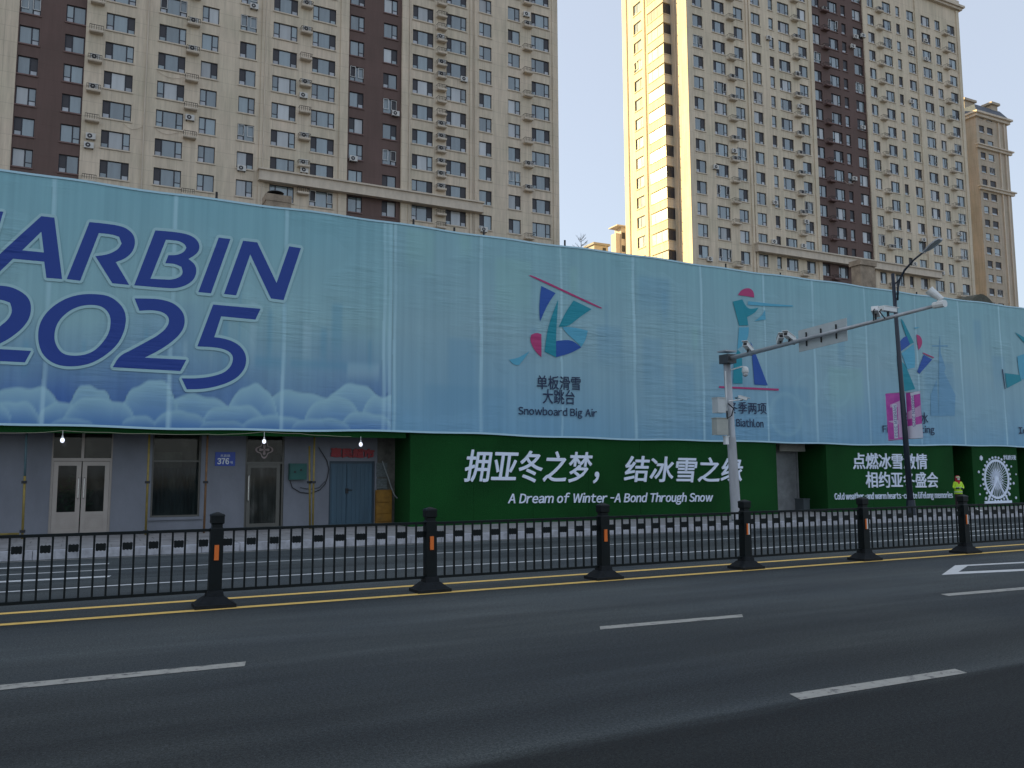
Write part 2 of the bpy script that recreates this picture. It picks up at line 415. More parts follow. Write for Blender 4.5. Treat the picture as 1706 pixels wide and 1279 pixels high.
def add_window(parent, loc, rz, w, h, kind, name='window', sillm=TRIM, curt=.22):
    flip = random.random() < .5
    fm, ps = window_meshes(w, h, kind, flip)
    o = link(name, fm, parent, loc, rz)
    scr = random.random() < .5
    cu = random.random() < curt
    for k, ms in ps:
        if k == 'wide': me = ms[1 if cu else 0]
        elif k == 'cas': me = ms[0 if (scr if kind != 3 else random.random() < .55) else 1]
        else: me = ms[0 if random.random() < .75 else 1]
        link('pane', me, o)
    if name == 'window' and rnd_w.random() < .07:
        key = ('sash', round(w, 2), kind)
        sw = w*(.25 if kind == 3 else .38)
        if key not in _wcache:
            q = MB(); hh = h*.66
            for a_ in ((0, sw, 0, .045),(0, sw, hh-.045, hh),(0, .045, .045, hh-.045),(sw-.045, sw, .045, hh-.045)): q.box(a_[0], a_[1], -.03, .0, a_[2], a_[3])
            _wcache[key] = q.mesh('open_sash', [SASHW])
        so_ = link('open_sash', _wcache[key], o, (.03, .07, h*.30)); so_.rotation_euler = (R(7), 0, 0)
        link('open_sash', _wcache[key], o, (w-sw-.03, .07, h*.30)).rotation_euler = (R(7), 0, 0) if kind == 3 else (0, 0, R(0))
    key = ('sill', round(w, 2), sillm.name)
    if key not in _wcache:
        _wcache[key] = MB().box(-.08, w+.08, -.10, .09, -.13, 0).mesh('sill', [sillm])
    link('sill', _wcache[key], o)
    return o

# air conditioners and ledges (local: wall plane y=0, viewer at -y)
def ac_mb(x0=0, z0=0, y0=-.34):
    b = MB(); b.box(x0, x0+.82, y0, y0+.28, z0, z0+.56, 0)
    cx, cz, r = x0+.33, z0+.28, .22
    n = len(b.v); k = 14
    b.v += [(cx+r*math.cos(2*math.pi*i/k), y0-.012, cz+r*math.sin(2*math.pi*i/k)) for i in range(k)]
    b.v += [(cx+r*math.cos(2*math.pi*i/k), y0, cz+r*math.sin(2*math.pi*i/k)) for i in range(k)]
    b.f.append(tuple(range(n, n+k))); b.m.append(1)
    for i in range(k): b.f.append((n+i, n+k+i, n+k+(i+1) % k, n+(i+1) % k)); b.m.append(1)
    n = len(b.v); r2 = .07
    b.v += [(cx+r2*math.cos(2*math.pi*i/8), y0-.02, cz+r2*math.sin(2*math.pi*i/8)) for i in range(8)]
    b.f.append(tuple(range(n, n+8))); b.m.append(0)
    b.box(x0+.08, x0+.14, y0, .0, z0-.05, z0, 1); b.box(x0+.68, x0+.74, y0, .0, z0-.05, z0, 1)
    return b
AC_ME = ac_mb().mesh('air_conditioner', [ACW, ACG])
LEDGE_ME = {}
def ledge_mesh(w, m):
    if (w, m.name) not in LEDGE_ME:
        b = MB().box(0, w, -.62, 0, -.16, 0); b.box(.03, w-.03, -.58, 0, -.22, -.16)
        LEDGE_ME[(w, m.name)] = b.mesh('ledge', [m])
        r = MB(); hgt = .42
        for xx in [w*i/6 for i in range(7)]: r.box(max(0, xx-.02), min(w, xx+.02), -.61, -.585, 0, hgt)
        r.box(0, w, -.615, -.58, hgt, hgt+.045); r.box(0, w, -.61, -.59, hgt*.5, hgt*.5+.015)
        for xx in (0, w-.03): r.box(xx, xx+.03, -.61, 0, hgt, hgt+.03); r.box(xx, xx+.02, -.3, -.28, 0, hgt)
        LEDGE_ME[('rail', w)] = r.mesh('railing', [IRON])
    return LEDGE_ME[(w, m.name)], LEDGE_ME[('rail', w)]
def add_ledge(parent, loc, w=1.2, m=TRIM, ac=False, rz=0):
    a, r = ledge_mesh(w, m)
    o = link('ledge', a, parent, loc, rz); link('railing', r, o)
    if ac: link('air_conditioner', AC_ME, o, ((w-.82)/2, -.12, .02))
    return o
def visible(x, y, z, mx=70, top=-60):
    px, py = proj((x, y, z))
    return -mx < px < 1706+mx and py > top
def hanging_pipe(parent, x, y, z, w=2.2, name='hose'):
    pts = [(x, y, z)]+[(x+w*t, y-.06, z-.55*math.sin(math.pi*t)*(1-.3*t)) for t in (.15,.3,.5,.7,.85,1)]
    return MB().tube(pts, .02, 5).build(name, TRIM, parent)

# ---- left tower -------------------------------------------------------------
LY = 86.0; LF = 2.92; LZ = 31.06
lt = empty('apartment_tower', (20, LY, 0))
tag(lt, 'tall beige apartment tower with two dark brown strips, upper left', 'building', 'apartment towers')
def inv(o): # keep parts in world coordinates
    o.matrix_parent_inverse = o.parent.matrix_world.inverted() if False else Matrix.Translation(-o.parent.location); return o
lcols = [(-10.3,-8.65,2),(-6.87,-5.24,2),(-3.15,-1.52,2),(.25,2.75,3),(4.93,7.42,3),(8.88,10.48,2),(12.58,14.2,2),(15.88,18.37,3),(19.98,22.48,3),(24.12,25.68,2),(27.9,29.5,2),(31.28,33.76,3),(35.38,37.88,3),(39.53,41.13,2),(43.32,44.93,2),(46.48,48.96,3)]
LH = 1.72
kmin, kmax = -2, 11
lh = []; lw = []
for (a, c, kd) in lcols:
    off = 0.0 if a > 12 else -.02
    for k in range(kmin, kmax+1):
        zt = LZ+LF*k+.10*min(1, a/40); 
        lh.append((a, c, zt-LH, zt)); lw.append((a, c, zt-LH, kd))
def PL(u, z, o): return (u, LY-o, z)
bands = [(-34,-6.95,0,BEIGE),(-6.95,-1.45,1,BROWN),(-1.45,23.95,0,BEIGE),(23.95,29.95,1,BROWN),(29.95,50.2,0,BEIGE)]
for (a, c, isb, m_) in bands:
    b = MB(); hs = [h for h in lh if a <= h[0] and h[1] <= c]
    PP = (lambda u, z, o: (u, LY-o, z)) if not isb else (lambda u, z, o: (u, LY+.12-o, z))
    wall_holes(b, a, c, 0, 84, hs, PP)
    if isb:
        b.quad((a,LY,0),(a,LY+.12,0),(a,LY+.12,84),(a,LY,84)); b.quad((c,LY,0),(c,LY+.12,0),(c,LY+.12,84),(c,LY,84))
    inv(b.build('brown_wall' if isb else 'wall', m_, lt))
b = MB(); b.quad((50.2,LY,0),(50.2,LY+16,0),(50.2,LY+16,84),(50.2,LY,84)); b.quad((-34,LY+16,0),(50.2,LY+16,0),(50.2,LY+16,84),(-34,LY+16,84)); b.quad((-34,LY,0),(-34,LY+16,0),(-34,LY+16,84),(-34,LY,84))
inv(b.build('end_wall', BEIGE, lt)); inv(MB().box(-34.3,50.5,LY-.3,LY+16.3,84,84.6).build('roof', TRIM, lt))
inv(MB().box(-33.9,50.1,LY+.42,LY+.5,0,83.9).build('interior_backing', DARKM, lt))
for (a, c, z, kd) in lw:
    if not visible(a, LY, z): continue
    brn = -6.95 < a < -1.45 or 23.95 < a < 29.95
    inv(add_window(lt, (a, LY+(.12 if brn else 0), z), 0, c-a, LH, kd, sillm=TRIMB if brn else TRIM))
# pilasters (proud of the wall)
for (a, c) in ((14.72,15.42),(23.0,23.9),(30.0,30.75),(38.3,38.62),(38.9,39.2),(49.35,49.6)):
    inv(MB().box(a, c, LY-.14, LY-.003, 0, 83.8).build('pilaster', BEIGE, lt))
for xx in (15.1, 3.9, 30.9, 38.76): inv(MB().tube([(xx, LY-.19, 0),(xx, LY-.19, 83)], .06, 6).build('drain_pipe', TRIM, lt))
# ledge band
zb = 31.28
bd = MB(); bd.box(14.72, 39.7, LY-.75, LY-.143, zb, zb+.95); bd.box(14.6, 39.8, LY-.95, LY-.143, zb+.95, zb+1.12); bd.box(14.68, 39.74, LY-.82, LY-.143, zb-.12, zb)
inv(bd.build('cornice', TRIM, lt))
lled = [(-1.17,'n'),(7.45,'n'),(18.65,'n'),(34.12,'d'),(45.25,'n')]
for (xa, mode) in lled:
    step = .5 if mode == 'd' else 1
    k = kmin*1.0
    while k <= kmax:
        z = {-1.17:43.42, 7.45:43.35, 18.65:45.2, 34.12:49.42, 45.25:52.45}[xa]
        base = z+LF*(k-round((z-LZ)/LF))
        if abs(base-(zb+.4)) > .9 and visible(xa, LY, base):
            inv(add_ledge(lt, (xa, LY, base), 1.2 if mode=='n' else 1.12, TRIM, ac=random.random() < (.42 if xa in (18.65,34.12) else .3)))
        k += step
for (px, py) in ((423,12),(151,228),(316,197),(658,190),(588,265),(402,281),(805,383),(505,160),(506,284),(148,243),(505,271),(733,62),(876,25),(772,133)):
    p = at(px, py, LY)
    inv(link('air_conditioner', AC_ME, lt, (p.x-.41, LY, p.z-.28)))
for (px, py) in ((205,205),(258,213),(262,118)):
    p = at(px, py, LY); inv(hanging_pipe(lt, p.x, LY-.03, p.z, random.uniform(1.6,2.8)))

# estate carried on unseen to the left; added to keep low sun off the street
lt2 = empty('apartment_tower', (-78, LY, 0)); tag(lt2, 'plain beige tower added to shade the street, joining the left tower beyond the left edge of the photo', 'building', 'apartment towers')
inv(MB().box(-122, -34.6, LY+.3, LY+16, 0, 84).build('wall', BEIGE, lt2)); inv(MB().box(-122.4, -34.5, LY, LY+16.3, 84.003, 84.6).build('roof', TRIM, lt2))
for i_ in range(24):
    for k_ in range(4, 26, 2): inv(MB().box(-120+i_*3.5, -118.4+i_*3.5, LY+.22, LY+.297, 3+k_*2.92, 4.7+k_*2.92).build('window', SCREEN, lt2))

# ---- right tower ------------------------------------------------------------
RY = 84.0; RF = 2.86; RZ = 30.72; XC = 68.75; XE = 125.0; RTOP = 76.6; RB = 98.8
rt_ = empty('apartment_tower', (95, RY, 0))
tag(rt_, 'beige apartment tower with a sunlit end wall and one wide brown strip', 'building', 'apartment towers')
rcols = [(69.75,71.43,2),(73.08,75.24,3),(76.85,78.49,2),(80.03,81.69,2),(83.27,84.12,1),(85.03,87.2,3),(88.83,90.5,2),(91.95,93.39,2),(95.13,97.1,3),(97.9,98.8,1),(100.33,102.1,2),(103.48,104.9,2),(106.82,108.7,3),(109.85,110.75,1),(112.34,114.0,2),(115.7,117.8,3),(119.0,120.25,2),(122.1,123.9,2)]
RH = 1.72
rh = []
for (a, c, kd) in rcols:
    for k in range(-2, 16):
        zt = RZ+RF*k; rh.append((a, c, zt-RH, zt, kd))
for (a, c, isb) in ((XC,91.65,0),(91.65,102.25,1),(102.25,XE,0)):
    b = MB(); hs = [h[:4] for h in rh if a <= h[0] and h[1] <= c]
    yo = .12 if isb else 0
    wall_holes(b, a, c, 0, RTOP, hs, lambda u, z, o: (u, RY+yo-o, z))
    if isb:
        b.quad((a,RY,0),(a,RY+.12,0),(a,RY+.12,RTOP),(a,RY,RTOP)); b.quad((c,RY,0),(c,RY+.12,0),(c,RY+.12,RTOP),(c,RY,RTOP))
    inv(b.build('brown_wall' if isb else 'wall', BROWN if isb else BEIGE2, rt_))
for (a, c, zl, zt, kd) in rh:
    if not visible(a, RY, zl): continue
    brn = 91.65 < a < 102.25
    inv(add_window(rt_, (a, RY+(.12 if brn else 0), zl), 0, c-a, RH, kd, 'narrow_window' if kd == 1 else 'window', TRIMB if brn else TRIM))
# side wall facing -X : u runs along -Y direction (from back to front) ; window local x -> world -Y => rotation -90deg about z
sh = []
for k in range(-7, 10):
    zt = 48.9+2.88*k
    if zt-1.6 > 26: sh.append((94.1, 95.95, zt-1.62, zt))
b = MB(); wall_holes(b, RY, RB, 0, RTOP, sh, lambda u, z, o: (XC-o, u, z))
b.quad((XE,RY,0),(XE,RB,0),(XE,RB,RTOP),(XE,RY,RTOP)); b.quad((XC,RB,0),(XE,RB,0),(XE,RB,RTOP),(XC,RB,RTOP))
inv(b.build('end_wall', BEIGE2, rt_))
for (a, c, zl, zt) in sh: inv(add_window(rt_, (XC, c, zl), -math.pi/2, c-a, zt-zl, 2))
# projecting bays on the end wall
bx = XC-1.25; by0, by1 = 87.35, 91.0
bayw = MB(); 
bayw.box(bx, XC-.002, by0, by1, 0, 26)
for k in range(-2, 16):
    zt = RZ+RF*k-.1; zb_ = zt-1.55
    low = zt-RF
    if low > 20:
        bayw.box(bx, XC-.002, by0, by1, low+.0, zb_)
        bayw.box(bx-.07, XC-.004, by0-.07, by1+.07, zb_-.10, zb_-.001)
        bayw.box(bx-.07, XC-.004, by0-.07, by1+.07, low-.001, low+.1)
inv(bayw.build('bay_wall', BEIGE2, rt_))
bayf = MB(); h = 1.43
for (y0, y1, x0, x1) in ((by0, by0+.07, bx, bx+.07),(by1-.07, by1, bx, bx+.07),(by0, by0+.07, XC-.1, XC-.01)): bayf.box(x0, x1, y0, y1, 0, h)
bayf.box(bx+.01, bx+.06, by0+1.3, by0+1.36, 0, h); bayf.box(bx+.01, bx+.06, by0+2.6, by0+2.66, 0, h); bayf.box(bx+.6, bx+.66, by0+.01, by0+.05, 0, h)
BF = bayf.mesh('bay_window', [FRAME])
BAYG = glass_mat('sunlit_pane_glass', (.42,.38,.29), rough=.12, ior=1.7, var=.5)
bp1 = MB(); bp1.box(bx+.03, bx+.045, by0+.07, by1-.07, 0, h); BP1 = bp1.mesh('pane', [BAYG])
bp2 = MB(); bp2.box(bx+.07, XC-.1, by0+.02, by0+.035, 0, h); BP2 = bp2.mesh('pane', [SCREEN])
for k in range(-2, 16):
    zt = RZ+RF*k-.1
    if zt-RF < 20: continue
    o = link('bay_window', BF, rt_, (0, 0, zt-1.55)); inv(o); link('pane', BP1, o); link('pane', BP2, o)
for yy in (93.2, 86.4, 97.6): inv(MB().tube([(XC-.1, yy, 0),(XC-.1, yy, 76)], .07, 6).build('drain_pipe', TRIM, rt_))
for (a, c) in ((78.95,79.3),(79.5,79.8),(91.0,91.62),(102.27,103.05),(114.2,115.1),(124.3,124.95)):
    inv(MB().box(a, c, RY-.16, RY-.003, 0, RTOP-.1).build('pilaster', BEIGE2, rt_))
zb = 30.95
bd = MB(); bd.box(79.2, 116.2, RY-.8, RY-.163, zb, zb+.9); bd.box(79.1, 116.3, RY-1.0, RY-.163, zb+.9, zb+1.08); bd.box(79.15, 116.25, RY-.88, RY-.163, zb-.12, zb)
inv(bd.build('cornice', TRIM, rt_))
rf = MB(); rf.box(XC-.5, XE+.5, RY-.5, RB+.5, RTOP, RTOP+.35); rf.box(XC-.8, XE+.8, RY-.8, RB+.8, RTOP+.35, RTOP+.7); rf.box(XC-.2, XE+.2, RY-.2, RB+.2, RTOP+.7, RTOP+1.7)
inv(rf.build('roof', TRIM, rt_))
rled = [(75.5,57.3,.35),(87.5,59.0,.35),(93.6,60.0,.12),(105.2,62.0,.15),(120.6,66.4,.2)]
for (xa, zr, pr) in rled:
    zr = RZ-1.9 - (0.2) 
    for k in range(-1, 16):
        z = zr+RF*k+(0 if xa < 90 else .1)
        if visible(xa, RY, z) and abs(z-(zb+.5)) > .85:
            inv(add_ledge(rt_, (xa, RY+(.12 if 92 < xa < 102 else 0), z), 1.22, TRIM if not 92 < xa < 102 else TRIMB, ac=random.random() < pr))
for (px, py) in ((1279,64),(1327,123),(1331,178),(1191,279),(1222,252),(1342,370),(1424,62),(1419,78),(1436,213),(1422,298),(1436,60),(1516,88),(1517,170),(1540,68),(1541,99),(1290,338),(1288,403),(1181,432),(1337,410),(1537,400),(1568,455),(1522,440),(1597,390)):
    p = at(px, py, RY)
    inv(link('air_conditioner', AC_ME, rt_, (p.x-.41, RY, p.z-.28)))
for (px, py, w) in ((1157,245,4.2),(1405,300,2.2),(1360,70,1.6)):
    p = at(px, py, RY); inv(hanging_pipe(rt_, p.x, RY-.03, p.z, w))

# ---- building beyond the right tower ---------------------------------------
GY = 106.0
gt = empty('apartment_building', (165, GY, 0))
tag(gt, 'narrow tan building with paired windows and a slate mansard roof, at the far right', 'building')
p0 = at(1650, 215, GY); p1 = at(1683, 215, GY); xl, xr = at(1625, 187, GY).x, at(1673, 207, GY).x-.8
ztop = at(1665, 196, GY).z
gh = []
gx = [at(1629+30, 300, GY).x]
c4x = lambda x, y: at(1340+x/2.46, y/2.46, GY)
rows = [465+55.8*i for i in range(14)]
def gx_at(xz, yz): return c4x(xz, yz).x
wa, wb, wc, wd = [at(v, 327, GY).x for v in (1638.5, 1647, 1651.5, 1661)]
for i in range(16):
    z1 = c4x(740, 465).z-2.86*i*1.0
    for (a, c) in ((wa, wb), (wc, wd)): gh.append((a, c, z1-1.55, z1))
b = MB(); wall_holes(b, xl, xr+1.6, 0, ztop-1.2, gh, lambda u, z, o: (u, GY-o, z), .25)
b.quad((xl,GY,0),(xl,GY+4.0,0),(xl,GY+4.0,ztop-1.2),(xl,GY,ztop-1.2)); b.quad((xr+1.6,GY,0),(xr+1.6,GY+14,0),(xr+1.6,GY+14,ztop-1.2),(xr+1.6,GY,ztop-1.2))
b.quad((xl-12,GY+4,0),(xl,GY+4,0),(xl,GY+4,ztop-1.2),(xl-12,GY+4,ztop-1.2)); b.quad((xl-12,GY+14,0),(xr+1.6,GY+14,0),(xr+1.6,GY+14,ztop-1.2),(xl-12,GY+14,ztop-1.2)); b.quad((xl-12,GY+4,0),(xl-12,GY+14,0),(xl-12,GY+14,ztop-1.2),(xl-12,GY+4,ztop-1.2))
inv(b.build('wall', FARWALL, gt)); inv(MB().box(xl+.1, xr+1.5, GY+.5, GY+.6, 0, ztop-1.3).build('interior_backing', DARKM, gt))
for (a, c, z0, z1) in gh:
    if proj((a, GY, z1))[1] < 520: inv(add_window(gt, (a, GY, z0), 0, c-a, z1-z0, 1, sillm=TRIM))
for pyb in (618, 785, ):
    z = c4x(760, pyb).z
    q = MB(); q.box(xl-.5, xr+2.1, GY-.5, GY-.003, z, z+.5); q.box(xl-.8, xr+2.4, GY-.8, GY-.003, z+.5, z+.75); q.box(xl-12, xl-.003, GY+3.4, GY+3.997, z, z+.6)
    inv(q.build('cornice', TRIM, gt))
q = MB(); q.box(xl-.5, xr+2.1, GY-.5, GY+14.4, ztop-1.2, ztop-.6); q.box(xl-.9, xr+2.5, GY-.9, GY+14.8, ztop-.6, ztop-.2); inv(q.build('cornice', TRIM, gt))
SLATE = mat('slate_roof', (.07,.085,.11), .6, noise=.3, nscale=2)
inv(MB().frus((xl+xr+1.6)/2, GY+7, ztop-.2, ztop+1.9, xr-xl+2.6, 15, xr-xl-.2, 12.6).build('roof', SLATE, gt))
inv(MB().frus(xl-5.5, GY+9, ztop-.2, ztop+2.2, 11, 10, 9.5, 8).build('roof', SLATE, gt))
for (pa, pb_, pyt, yo) in ((1651,1661,170,.6),(1606,1622,163,3.0)):
    A_ = at(pa, pyt, GY+yo); B_ = at(pb_, pyt, GY+yo); q = MB(); q.box(A_.x, B_.x, GY+yo, GY+yo+1.6, ztop-.5, A_.z-.5); q.box(A_.x-.4, B_.x+.4, GY+yo-.4, GY+yo+2, A_.z-.5, A_.z)
    inv(q.build('chimney', FARWALL, gt))
for xx in (wd+1.6, xr+.2): inv(MB().box(xx, xx+.35, GY-.25, GY-.003, 0, ztop-1.3).build('pilaster', TRIM, gt))

# ---- two distant blocks in the gap -----------------------------------------
DY = 150
a0 = at(1031, 384, DY)
d1 = empty('apartment_building', (a0.x, DY, 0)); tag(d1, 'distant sunlit cream block just left of the right tower, above the banner edge', 'building')
zt = at(1035,378,DY).z
q = MB(); q.box(a0.x+.6, a0.x+5, DY, DY+2.5, 0, zt); q.box(a0.x-.6, a0.x+.597, DY+.3, DY+2.2, 0, zt-1.4); q.box(a0.x+1.6, a0.x+3.1, DY-.5, DY-.003, 0, zt-1.0)
FARW2 = mat('far_cream', (.40,.36,.34), .9, noise=.1, nscale=1)
inv(q.build('wall', FARW2, d1)); inv(MB().box(a0.x-.9, a0.x+5.2, DY-.7, DY+2.7, zt+.003, zt+.25).build('roof', FARW2, d1))
wm = MB().box(0, .8, -.06, .05, 0, 1.4).mesh('window', [FRAME])
for k in range(6):
    for xx in (.72, 3.5):
        o = link('window', wm, d1, (a0.x+xx, DY-.001, zt-2.6-k*2.9)); inv(o)
a0 = at(990, 408, 130); a1 = at(1013, 412, 130); zt = at(1000, 405, 130).z
d2 = empty('flat_roofed_building', (a0.x, 130, 0)); tag(d2, 'low flat-topped grey building peeping over the banner in the sky gap', 'building')
q = MB(); q.box(a0.x, a1.x, 130, 133, 0, zt-.4); inv(q.build('wall', mat('far_grey_wall', (.34,.32,.31), .9, noise=.1), d2)); inv(MB().box(a0.x-.3, a1.x+.3, 129.7, 133.3, zt-.397, zt).build('roof', mat('far_roof_grey', (.25,.24,.24), .9), d2))
inv(MB().box(a1.x-1.2, a1.x-.5, 129.95, 130.05, zt-2.2, zt-.8).build('window', FRAME, d2))
# unseen taller block added behind the right tower to keep low sun off the tan building
hb_ = empty('apartment_building', (130, 132, 0)); tag(hb_, 'plain tower block added out of sight behind the right tower to shade the tan building', 'building')
inv(MB().box(99, 152, 122, 134, 0, 80).build('wall', BEIGE, hb_)); inv(MB().box(98.8, 152.4, 121.8, 134.2, 80.003, 80.8).build('roof', TRIM, hb_))
# bare tree top in the gap
TBARK = mat('tree_bark', (.10,.085,.07), .9)
tp = at(968, 392, 46); tb = MB(); tr = empty('bare_tree', (tp.x, 46, 0)); tag(tr, 'thin bare tree whose tip shows above the banner in the sky gap', 'tree')
tb.tube([(tp.x-.1,46,0),(tp.x+.05,46,tp.z*.5),(tp.x,46,tp.z-1.5),(tp.x,46,tp.z)], [.16,.11,.04,.008], 6); inv(tb.build('trunk', TBARK, tr))
tb = MB()
for i in range(110):
    z = tp.z*random.uniform(.35, .985); L_ = (tp.z-z)*.33+.22; an = random.uniform(0, 6.28)
    p = Vector((tp.x, 46, z)); e = p+Vector((math.cos(an)*L_, math.sin(an)*L_, L_*random.uniform(.5,1.1))); mid = p.lerp(e, .5)+Vector((0,0,-.08*L_))
    tb.tube([p, mid, e], [.018,.012,.004], 4, cap=False)
    for j in range(3):
        s_ = p.lerp(e, random.uniform(.3,.9)); an2 = an+random.uniform(-1,1); l2 = L_*.35
        tb.tube([s_, s_+Vector((math.cos(an2)*l2, math.sin(an2)*l2, l2*.9))], [.008,.003], 3, cap=False)
inv(tb.build('crown', TBARK, tr))

# ------------------------------------------------------------------ the banner-covered old building
SY = 22.8; BY = 21.5     # shop front plane, banner / turf plane
zbot = 2.66; ztopb = 8.40
XSPLIT = at(654, 500, BY).x
TX0 = at(683, 800, BY).x       # left edge of first turf wall front
ob = empty('old_building', (20, 30, 0)); tag(ob, 'low street building hidden behind the blue banners with a grey shop front', 'building')
inv(MB().box(-40, 120, 25.2, 36, 0, 8.1).build('body', mat('old_render', (.30,.25,.20), .9, noise=.3, nscale=1), ob))
inv(MB().box(-40, 120, 21.62, 25.2, 3.05, 8.05).build('upper_wall', mat('old_wall', (.25,.25,.25), .9), ob))
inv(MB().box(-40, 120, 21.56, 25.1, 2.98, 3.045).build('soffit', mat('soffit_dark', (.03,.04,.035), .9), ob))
inv(MB().box(-40.3, 120.3, 21.6, 36.3, 8.1, 8.25).build('roof', mat('roof_felt', (.06,.06,.06), .9), ob))

INT = mat('interior_wall', (.10,.10,.09), .9, noise=.4, nscale=1.5)
# shop wall with openings
def R2(px0, py0, px1, py1, Y=SY):
    a = at(px0, py0, Y); c = at(px1, py1, Y); return (min(a.x,c.x), max(a.x,c.x), min(a.z,c.z), max(a.z,c.z))
d1_ = R2(88, 722, 189, 890); d1_ = (d1_[0], at(186,800,SY).x, .16, 2.72)
wz = R2(255, 728, 336, 861); wz = (wz[0], at(334,800,SY).x, at(295,861,SY).z, 2.70)
d2_ = (at(408,800,SY).x, at(473,800,SY).x, .16, 2.74)
d3_ = (at(548,820,SY).x, at(624,820,SY).x, .16, at(585,768,SY).z)
b = MB(); 
wall_holes(b, -40, at(628,800,SY).x, .15, 2.98, [d1_, wz, d2_, d3_], lambda u, z, o: (u, SY-o, z), .14)
inv(b.build('shop_wall', GREYW, ob))
xw1 = at(628,800,SY).x; xw2 = TX0+.1
inv(MB().box(-40, xw2+10, SY+.9, SY+1.0, .15, 2.97).build('interior_backing', INT, ob))
inv(MB().box(xw1+.003, xw2+.6, SY, SY+.1, .15, 2.97).build('old_wall_strip', mat('stained_render', (.12,.115,.10), .9, noise=.5, nscale=4, bump=.3), ob))
# shop glass: dark interior seen through, faint reflections
def shopglass(name, base, var):
    m, t, b_, N, L = nodes(name)
    g = N('ShaderNodeNewGeometry'); mp = N('ShaderNodeMapping'); mp.inputs['Scale'].default_value = (2.2, 1, .9); L(g.outputs['Position'], mp.inputs[0])
    n = N('ShaderNodeTexNoise'); n.inputs['Scale'].default_value = 2.0; n.inputs['Detail'].default_value = 3; L(mp.outputs[0], n.inputs[0])
    r = ramp(N, [(.35, tuple(c*.45 for c in base)), (.55, base), (.72, var)]); L(n.outputs[0], r.inputs[0]); L(r.outputs[0], b_.inputs['Base Color'])
    b_.inputs['Roughness'].default_value = .05; b_.inputs['IOR'].default_value = 1.5
    b_.inputs['Alpha'].default_value = .45
    return m
SG = shopglass('shop_glass', (.022,.027,.024), (.05,.055,.05)); SGW = shopglass('shop_window_glass', (.014,.022,.022), (.035,.045,.04)); SGL = shopglass('transom_glass', (.05,.055,.045), (.12,.12,.10))
ALU = mat('aluminium_beige', (.38,.335,.30), .45, metal=.3, noise=.1); ALUD = mat('aluminium_dull', (.12,.115,.10), .5, metal=.3, noise=.15)
CHROME = mat('handle_chrome', (.55,.55,.55), .25, metal=.9)
def frame_rect(b, x0, x1, z0, z1, y0, y1, w, m=0):
    b.box(x0, x1, y0, y1, z0, z0+w, m); b.box(x0, x1, y0, y1, z1-w, z1, m); b.box(x0, x0+w, y0, y1, z0+w, z1-w, m); b.box(x1-w, x1, y0, y1, z0+w, z1-w, m)
# double door
x0, x1, z0, z1 = d1_
zt = at(130, 765, SY).z
dr = MB(); yF = SY+.04
dr.box(x0, x1, yF, yF+.08, zt-.04, zt+.03); dr.box(x0, x0+.05, yF, yF+.08, z0, zt-.04); dr.box(x1-.05, x1, yF, yF+.08, z0, zt-.04); dr.box(x0, x0+.03, yF+.01, yF+.07, zt+.03, z1); dr.box(x1-.03, x1, yF+.01, yF+.07, zt+.03, z1); dr.box((x0+x1)/2-.03,(x0+x1)/2+.03,yF+.01,yF+.07,zt+.03,z1)
door = inv(dr.build('double_door', ALU, ob))
inv2 = lambda o: o
def sub(mb, name, m, parent): 
    o = mb.build(name, m, parent); return o
sub(MB().box(x0+.03, x1-.03, yF+.03, yF+.045, zt+.03, z1), 'transom_pane', SGL, door)
xm = (x0+x1)/2
for (a, c, hx) in ((x0+.055, xm-.012, xm-.06), (xm+.012, x1-.055, xm+.06)):
    lf = MB(); frame_rect(lf, a, c, z0+.02, zt-.05, yF-.01, yF+.04, .10); lf.box(a+.1, c-.1, yF-.005, yF+.035, z0+.46, z0+.54); lf.box(a+.1, c-.1, yF+.005, yF+.03, z0+.12, z0+.46)
    frame_rect(lf, a+.16, c-.16, z0+.16, z0+.42, yF-.004, yF+.006, .02)
    sub(lf, 'door_leaf', ALU, door)
    sub(MB().box(a+.1, c-.1, yF+.012, yF+.02, z0+.54, zt-.15), 'pane', SG, door)
    hd = MB().tube([(hx, yF-.01, z0+.85),(hx, yF-.07, z0+.87),(hx, yF-.07, z0+1.33),(hx, yF-.01, z0+1.35)], .014, 6)
    sub(hd, 'handle', CHROME, door)
# green plants glimpsed behind left leaf: a pot plant standing inside
pl = empty('potted_plant', (x0+.5, SY+.5, .16)); tag(pl, 'dark green leafy pot plant seen through the left leaf of the double door', 'plant')
inv(MB().tube([(x0+.5,SY+.5,.16),(x0+.5,SY+.5,.5)], [.12,.17], 10).build('pot', mat('pot_brown', (.12,.06,.04), .6), pl))
q = MB(); rp = random.Random(4)
for i in range(150):
    c_ = Vector((x0+.5+rp.gauss(0,.17), SY+.5+rp.gauss(0,.10), .95+rp.gauss(0,.24))); d_ = Vector((rp.uniform(-1,1), rp.uniform(-1,.3), rp.uniform(-.4,1))).normalized()*.10; n_ = d_.orthogonal().normalized()*.035
    q.quad(c_-d_, c_+n_, c_+d_, c_-n_)
inv(q.build('foliage', mat('plant_leaf', (.03,.16,.05), .6), pl))
inv(MB().box(x0+.95, x0+1.5, SY+.6, SY+.85, .16, 1.3).build('counter', mat('counter_dark', (.06,.055,.05), .7), ob))
